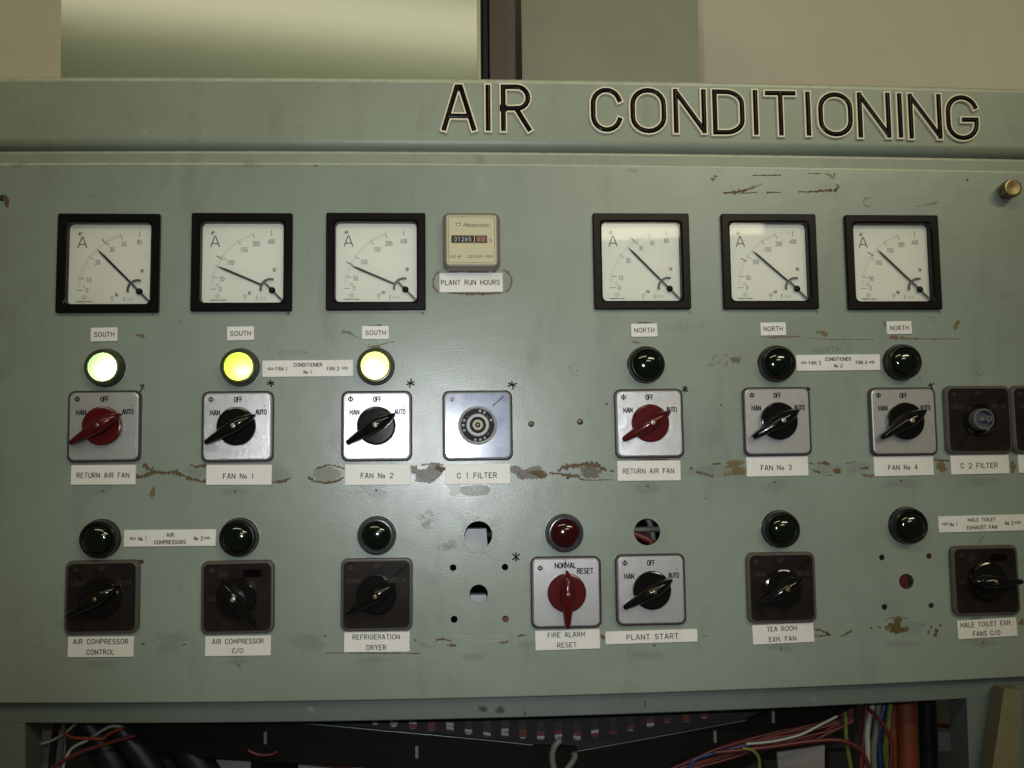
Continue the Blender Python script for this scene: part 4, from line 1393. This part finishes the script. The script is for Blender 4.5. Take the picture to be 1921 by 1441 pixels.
def dark_bare():
    o = make_switch('dark', LOCAL, None, 0, [[(.0195, .0155), (.0262, .0235)]])
    mb = MB()
    lathe(mb, [(.0168, .0058), (.0164, .0078), (.0150, .0080), (.0112, .0066)], n=48, cap=False)
    for k in range(4):
        a = PI / 4 + PI / 2 * k
        c, s = math.cos(a), math.sin(a)
        prism(mb, [(.0152 * c + c * x - s * z, .0152 * s + s * x + c * z) for x, z in [(-.0018, -.0030), (.0018, -.0030), (.0018, .0030), (-.0018, .0030)]], .0060, .0086, 1)
    mb.build('detent_ring', [BLACKGLOSS, DARKGAP], o)
    mb = MB()
    lathe(mb, [(.0108, .0060), (.0104, .0150), (.0097, .0156), (.0086, .0156), (.0080, .0110)], n=40, cap=True, mis=[0, 0, 0, 1, 1])
    lathe(mb, [(.0030, .0100), (.0030, .0165), (.0014, .0165), (.0012, .0150)], .0042, .0004, n=20, cap=True, mis=[0, 0, 1, 1])
    box(mb, -.0040, .0040, -.0016, .0016, .0105, .0140, 0)
    mb.build('spindle_hub', [mat('grey_nylon', (.105, .10, .095), .4), mat('hub_well', (.06, .07, .09), .3)], o)
    return o


o = dark_bare()
flat(o, 1837, 787.3)
tag(o, 'dark knobless switch above the C 2 FILTER label', 'rotary switch')
o2 = copy_tree(o)
flat(o2, 1961, 786)
tag(o2, 'dark switch cut off by the right picture edge, beside the C 2 FILTER switch', 'rotary switch')

# ---- loose hardware on the panel
for (x, y, lab) in ((996.5, 795.5, 'small slotted screw in the bare panel, nearer the polished C 1 FILTER switch'), (1088, 791.5, 'small slotted screw in the bare panel, nearer the red handled switch')):
    o = screw_mesh(.0029, .0003, STEEL, .7, .5).build('slotted_screw', [BRASS, SCREWDARK])
    px, pz = at(x, y)
    o.location = (px, 0, pz)
    tag(o, lab, 'screw', 'slotted screws in the middle of the panel')
mb = MB()
lathe(mb, [(.0075, 0), (.0075, .003), (.0088, .004), (.0092, .0055), (.0092, .0140), (.0086, .0152), (.0070, .0155), (.0001, .0150)], n=40, cap=False)
o = mb.build('thumb_screw', BRASS)
px, pz = at(1885, 360)
o.location = (px, 0, pz)
tag(o, 'round brass thumb screw standing out at the upper right of the panel', 'thumb screw')

# ------------------------------------------------------------------ behind the header
def plane_px(pts, d):
    return [at(x, y, d) for x, y in pts]


WALL = mat('wall_paint', (.75, .70, .60), .7, bump=(60, .3), var=(3, .4, (.62, .56, .44)))
mb = MB()
x0, z0 = at(-900, 2400, -.9)
x1, z1 = at(2900, -1500, -.9)
prism(mb, [(x0, z0), (x1, z0), (x1, z1), (x0, z1)], -.96, -.9)
tag(mb.build('wall', WALL), kind='structure')

DUCT = mat('satin_duct_paint', (.195, .235, .145), .155, spec=.75, var=(9, .5, (.165, .205, .12)), bump=(40, .10))
mb = MB()
dq = -.20
p = [at(112, 330, dq), at(897, 330, dq), at(893, -330, dq), at(118, -330, dq)]
prism(mb, p, dq - .35, dq)
e = mb.build('metal_cabinet', [DUCT])
tag(e, 'pale green satin metal cabinet with a bright sheen, standing behind the header', 'cabinet')
mb = MB()
prism(mb, [at(897.5, 330, dq + .001), at(903, 330, dq + .001), at(899, -330, dq + .001), at(893.5, -330, dq + .001)], dq - .003, dq + .001)
mb.build('edge_trim', mat('edge_trim_paint', (.40, .36, .22), .4), e)

WOOD = mat('dark_wood', (.095, .062, .046), .55, var=(40, .8, (.06, .038, .03)), bump=(200, .4, (1, 1, .05)))
mb = MB()
prism(mb, plane_px([(921, 330), (969, 330), (962, -330), (915, -330)], -.32), -.40, -.32)
o = mb.build('wooden_post', WOOD)
tag(o, 'narrow brown wooden post in the gap behind the header', 'post')
mb = MB()
prism(mb, plane_px([(896, 330), (925, 330), (920, -330), (888, -330)], -.42), -.46, -.42)
o = mb.build('gap_strip', mat('gap_teal', (.055, .075, .070), .5))  # strip added in the gap; its dark teal stands for the shade there
tag(o, 'dark teal strip standing for the gap between the metal cabinet and the wooden post', 'gap strip')

COLM = mat('grey_green_board', (.265, .275, .205), .55, var=(8, .4, (.18, .185, .14)))
mb = MB()
dq = -.38
prism(mb, plane_px([(983, 330), (1318, 330), (1299, -330), (972, -330)], dq), dq - .30, dq)
o = mb.build('wall_column', COLM)
tag(o, 'wide grey green column behind the header, between the wooden post and the beige wall', 'column')

# ------------------------------------------------------------------ wiring inside the cabinet
def P3(px, py, d):
    x, z = at(px, py, d)
    return (x, -d, z)


DUCTBLK = mat('black_trunking', (.004, .0035, .003), .45, spec=.15)
GREYPVC = mat('grey_trunking', (.017, .016, .018), .6, spec=.2)
CARD = mat('pale_card', (.22, .205, .20), .6)


def trunk(pts, d0, d1, name, lab, clips, edge):
    e = bpy.data.objects.new(name, None)
    COL.objects.link(e)
    x, z = at(*pts[0], d1)
    e.location = (x, 0, z)
    mb = MB()
    prism(mb, [(a - x, b - z) for a, b in [at(*p, d1) for p in pts]], d0, d1)
    mb.build('lid', DUCTBLK, e)
    for (cx, cy) in clips:
        mb = MB()
        a, b = at(cx, cy, d1)
        loft(mb, [(rrect(.0018, .0062, .001, 3, a - x, b - z), d1), (rrect(.0014, .0058, .001, 3, a - x, b - z), d1 + .0015)])
        mb.build('clip', CLIP, e)
    mb = MB()
    tube(mb, [(at(*p, d1)[0] - x, -d1, at(*p, d1)[1] - z) for p in edge], .0007, 8)
    mb.build('lid_edge_highlight', LIDEDGE, e)
    tag(e, lab, 'cable trunking', 'black cable trunking in the lower compartment')
    return e


CLIP = mat('clip_steel', (.22, .24, .22), .35, metal=.6)
LIDEDGE = mat('lid_edge_highlight', (.10, .13, .13), .25, metal=.5)  # lighter than the lid, a painted highlight along its top edge
trunk([(225, 1335), (500, 1335), (565, 1357), (905, 1388), (1000, 1399), (1082, 1402), (1088, 1470), (680, 1440), (390, 1421), (255, 1400)], -.066, -.06, 'cable_trunking',
      'black cable trunking sloping down to the right behind the left opening', [(498, 1384), (782, 1411)], [(540, 1354), (720, 1371), (905, 1388), (1000, 1398)])
trunk([(1078, 1411), (1240, 1382), (1400, 1352), (1480, 1318), (1610, 1318), (1602, 1342), (1500, 1366), (1420, 1385), (1310, 1413), (1260, 1432), (1240, 1470), (1060, 1470)], -.067, -.061, 'cable_trunking',
      'black cable trunking rising to the right towards the orange conduit', [(1341, 1382), (1450, 1345)], [(1080, 1410), (1240, 1381), (1400, 1351)])
# slotted trunking between them
mb = MB()
st = empty('slotted_trunking', 960, 1370, -.07)
L = st.location
q = [(a - L.x, b - L.z) for a, b in plane_px([(500, 1320), (1500, 1290), (1440, 1360), (1080, 1440), (900, 1440), (560, 1400)], -.07)]
prism(mb, q, -.078, -.07)
mb.build('side_wall', GREYPVC, st)
SLOTMAT = mat('slot_pale', (.26, .26, .25), .5)
SLOTRED = mat('slot_red', (.11, .012, .008), .45)
SLOTDRK = mat('slot_dark', (.005, .005, .005), .5)
for i, (px, yb) in enumerate([(704, 1361), (739, 1365), (774.5, 1368), (809.5, 1372), (844, 1376), (879, 1379), (914, 1382.5), (947.5, 1385), (981, 1387), (1014.5, 1389), (1047.5, 1390), (1082.5, 1390),
                              (1116, 1387.5), (1150, 1381), (1183, 1372), (1220, 1365), (1252, 1357), (1287, 1356), (1321, 1349), (1356, 1342)]):
    rnd = random.Random(i + 40)
    mb = MB()
    cx_, cz_ = at(px, yb - 18, -.07)
    loft(mb, [(rrect(.0038, .0098, .0036, 5, cx_ - L.x, cz_ - L.z), -.0702), (rrect(.0038, .0098, .0036, 5, cx_ - L.x, cz_ - L.z), -.06996)], 2)
    k0 = rnd.choice([3, 4, 5, 7])
    for j, (h0, h1, mi) in enumerate(((k0 + 7, k0 + 13, rnd.choice([0, 1, 1, 2])), (k0, k0 + 5.5, rnd.choice([0, 0, 1])), (1.2, k0 - 1.2, rnd.choice([0, 0, 0, 2])))):
        tl = rnd.uniform(-1.5, 1.5)
        pts = plane_px([(px - 6.8, yb - h0 + tl), (px + 6.8, yb - h0 - tl), (px + 6.8, yb - h1 - tl), (px - 6.8, yb - h1 + tl)] if h0 > 2 else [(px - 3.5, yb - h0), (px + 3.5, yb - h0), (px + 6, yb - h1), (px - 6, yb - h1)], -.0699)
        mb.add([V(a_ - L.x, b_ - L.z, -.06993 + j * 4e-6) for a_, b_ in pts], [(3, 2, 1, 0)], mi)
    mb.build('slot', [SLOTMAT, SLOTRED, SLOTDRK], st)
tag(st, 'dark grey slotted trunking with pale and red wires showing through its slots', 'cable trunking')

REDC = mat('red_cable', (.075, .008, .009), .45, var=(60, .6, (.05, .007, .008)))
WHTC = mat('white_cable', (.27, .28, .25), .4)
ORGC = mat('orange_cable', (.20, .035, .010), .45)
BLKC = mat('black_cable', (.010, .010, .013), .4, spec=.2)
BLUC = mat('blue_cable', (.010, .025, .10), .4)
GRNC = mat('green_yellow_cable', (.10, .11, .02), .4)
GRYC = mat('grey_cable', (.10, .10, .09), .4)


def cable(pts, d, r, m, lab, grp=None, name='cable'):
    mb = MB()
    Q = [P3(p[0], p[1], p[2] if len(p) > 2 else d) for p in pts]
    o0 = Vector(Q[0])
    tube(mb, [tuple(Vector(q) - o0) for q in Q], r, 10)
    o = mb.build(name, m)
    o.location = o0
    tag(o, lab, 'cable' if name == 'cable' else 'conduit', grp)
    return o


GL = 'loose cables behind the left opening'
cable([(60, 1400), (95, 1390), (120, 1376), (142, 1358), (165, 1335)], -.05, .0014, WHTC, 'short white cable at the far left of the opening, highest in the tangle', GL)
cable([(110, 1470), (130, 1410), (165, 1388), (200, 1366), (218, 1362), (232, 1366)], -.045, .0015, WHTC, 'white cable curving over the black tubes at the left', GL)
cable([(116, 1372), (135, 1383), (165, 1385), (192, 1386), (205, 1376), (230, 1366)], -.042, .0016, ORGC, 'orange red cable looping beside the white cable at the left', GL)
cable([(60, 1470), (105, 1436), (150, 1412), (200, 1395), (254, 1380)], -.036, .0019, REDC, 'long red cable crossing in front of the black tubes at the left', GL)
cable([(95, 1470), (98, 1420), (104, 1370), (112, 1330)], -.06, .003, BLKC, 'thin black cable hanging near the left post', GL)
cable([(118, 1470), (120, 1420), (122, 1390), (116, 1340)], -.055, .0012, GRYC, 'thin grey cable hanging near the left post', GL)
cable([(150, 1340), (180, 1380), (215, 1440), (235, 1500)], -.07, .016, BLKC, 'thick black tube slanting down at the left, nearer the post', 'thick black tubes', 'cable_conduit')
cable([(205, 1340), (235, 1380), (280, 1440), (310, 1500)], -.065, .013, BLKC, 'thick black tube slanting down at the left, crossed by the red cable', 'thick black tubes', 'cable_conduit')
cable([(290, 1330), (330, 1380), (375, 1440), (410, 1500)], -.078, .016, BLKC, 'thick black tube slanting down below the left trunking', 'thick black tubes', 'cable_conduit')
cable([(466, 1408), (485, 1416), (505, 1416), (522, 1410)], -.05, .0016, REDC, 'short red cable drooping under the left trunking')
cable([(540, 1424), (580, 1430), (640, 1436), (700, 1445)], -.07, .0022, REDC, 'red cable along the underside of the left trunking')
cable([(1052, 1388), (1040, 1402), (1036, 1425), (1044, 1460)], -.03, .0030, GRYC, 'pale grey cable looping out between the two trunkings')
cable([(1052, 1455), (1066, 1440), (1078, 1422), (1076, 1412)], -.04, .0030, GRYC, 'short pale cable end tucked between the two trunkings')
GRR = 'red cables in the lower right bundle'
for k in range(9):
    rnd = random.Random(k)
    y0 = 1377 + k * 3.4 + rnd.uniform(-2, 2)
    cable([(1262 - k * 9, y0 + 66), (1350, y0 + 22 + rnd.uniform(-4, 4)), (1440, y0 + rnd.uniform(-4, 4)), (1515, y0 - 14 + rnd.uniform(-6, 6)), (1560, y0 - 30), (1600, 1330 + k * 3)], -.057 + k * .0022, .0013, REDC,
          'thin red cable in the bundle fanning out at the lower right', GRR)
cable([(1400, 1396), (1450, 1391), (1500, 1379), (1535, 1362), (1570, 1344)], -.035, .0013, WHTC, 'thin white cable lying along the top of the red bundle')
cable([(1340, 1412), (1440, 1402), (1520, 1391), (1580, 1390), (1618, 1412), (1634, 1460)], -.032, .0022, REDC, 'thicker red cable bending down at the end of the red bundle')
cable([(1392, 1404), (1412, 1408), (1424, 1425), (1424, 1460)], -.03, .0017, GRNC, 'yellow cable bending down out of the red bundle')
cable([(1290, 1460), (1300, 1428), (1330, 1416), (1400, 1398), (1440, 1392)], -.037, .0015, BLUC, 'blue cable at the left end of the red bundle')
cable([(1586, 1335), (1588, 1390), (1600, 1460)], -.04, .0020, GRNC, 'green and yellow cable hanging straight beside the red bundle')
GV = 'hanging cables beside the orange conduit'
for k, (m, nm) in enumerate(((REDC, 'red'), (WHTC, 'white'), (GRYC, 'grey'), (BLUC, 'blue'), (GRNC, 'yellow'))):
    x = 1617 + k * 11
    cable([(x + 10, 1318), (x + 4 - 5 * (k % 2), 1370), (x, 1410), (x + 3 * k - 4, 1470)], -.06 + .004 * (k % 3), .0030, m, 'hanging %s cable left of the orange conduit' % nm, GV)
cable([(1628, 1328), (1660, 1365), (1672, 1400), (1668, 1460)], -.045, .0022, REDC, 'slack red cable crossing in front of the hanging cables')
OR = mat('orange_conduit', (.125, .026, .008), .45)
cable([(1700, 1290), (1702, 1400), (1704, 1520)], -.075, .0108, OR, 'thick orange conduit standing at the lower right', 'orange conduits', 'cable_conduit')
cable([(1674, 1290), (1675, 1400), (1674, 1520)], -.080, .0052, OR, 'thinner orange conduit left of the thick one', 'orange conduits', 'cable_conduit')
cable([(1738, 1290), (1742, 1400), (1746, 1520)], -.085, .0095, BLKC, 'black conduit standing right of the orange conduit', None, 'cable_conduit')
cable([(1755, 1360), (1780, 1363), (1815, 1372)], -.07, .0024, REDC, 'short red cable across the small opening at the far right')

for (pts, lab) in (([(1458, 1412), (1547, 1398), (1547, 1470), (1462, 1470)], 'pale card plate behind the red bundle'), ([(1750, 1372), (1810, 1376), (1808, 1408), (1752, 1410)], 'pale card plate behind the short red cable at the far right'),
                   ([(58, 1370), (120, 1370), (110, 1470), (58, 1470)], 'pale card plate behind the tangle at the far left'), ([(560, 1428), (760, 1440), (760, 1500), (560, 1500)], 'pale card plate under the left trunking'),
                   ([(405, 1425), (470, 1425), (470, 1470), (420, 1470)], 'pale card plate between black tube and trunking')):
    mb = MB()
    q = plane_px(pts, -.10)
    c = np.mean(q, axis=0)
    prism(mb, [(a - c[0], b - c[1]) for a, b in q], -.104, -.10)
    o = mb.build('card_plate', CARD)
    o.location = (c[0], 0, c[1])
    tag(o, lab, 'plate', 'pale plates inside the compartment')

# things glimpsed through the empty holes
mb = MB()
q = plane_px([(868, 992), (912, 992), (916, 1040), (868, 1040)], -.03)
prism(mb, q, -.05, -.03)
o = mb.build('relay_block', mat('pale_block', (.46, .46, .46), .5))
tag(o, 'pale grey block seen through the larger empty lamp hole', 'relay block')
mb = MB()
q = plane_px([(870, 1116), (912, 1116), (914, 1145), (870, 1145)], -.035)
prism(mb, q, -.05, -.035)
o = mb.build('relay_block', mat('pale_block_small', (.5, .5, .5), .5))
tag(o, 'pale block seen in the lower half of the hole under the larger empty lamp hole', 'relay block')
cable([(1180, 998), (1205, 1008), (1222, 1018), (1240, 1050)], -.012, .0034, REDC, 'red cable seen through the hole above the PLANT START switch')
cable([(1180, 994), (1214, 993), (1250, 992)], -.018, .0028, GRYC, 'grey cable crossing the hole above the PLANT START switch')
cable([(1200, 950), (1222, 990), (1228, 1050)], -.026, .0030, GRYC, 'upright grey cable behind the hole above the PLANT START switch')
REDBL = mat('red_block', (.16, .030, .022), .5)
for pts, lab in (([(1675, 1062), (1704, 1062), (1704, 1130), (1675, 1130)], 'dull red block behind the empty hole at the right'), ([(1730, 1030), (1748, 1030), (1748, 1060), (1730, 1060)], 'dull red block behind the small hole left of the MALE TOILET switch'),
                 ([(938, 1150), (962, 1150), (962, 1180), (938, 1180)], 'dull red block behind the small hole left of the FIRE ALARM RESET switch')):
    mb = MB()
    q = plane_px(pts, -.02)
    prism(mb, q, -.03, -.02)
    o = mb.build('terminal_block', REDBL)
    tag(o, lab, 'terminal block')

# beige plank leaning at the lower right
mb = MB()
PLANK = mat('beige_plank', (.150, .132, .075), .6, var=(70, .6, (.115, .095, .046)))
q = plane_px([(1838, 1600), (1910, 1600), (1917, 1293), (1884, 1292)], .012)
c = np.mean(q, axis=0)
prism(mb, [(a - c[0], b - c[1]) for a, b in q], -.006, .012)
o = mb.build('wooden_plank', PLANK)
o.location = (c[0], 0, c[1])
tag(o, 'beige wooden plank leaning against the right frame post', 'plank')
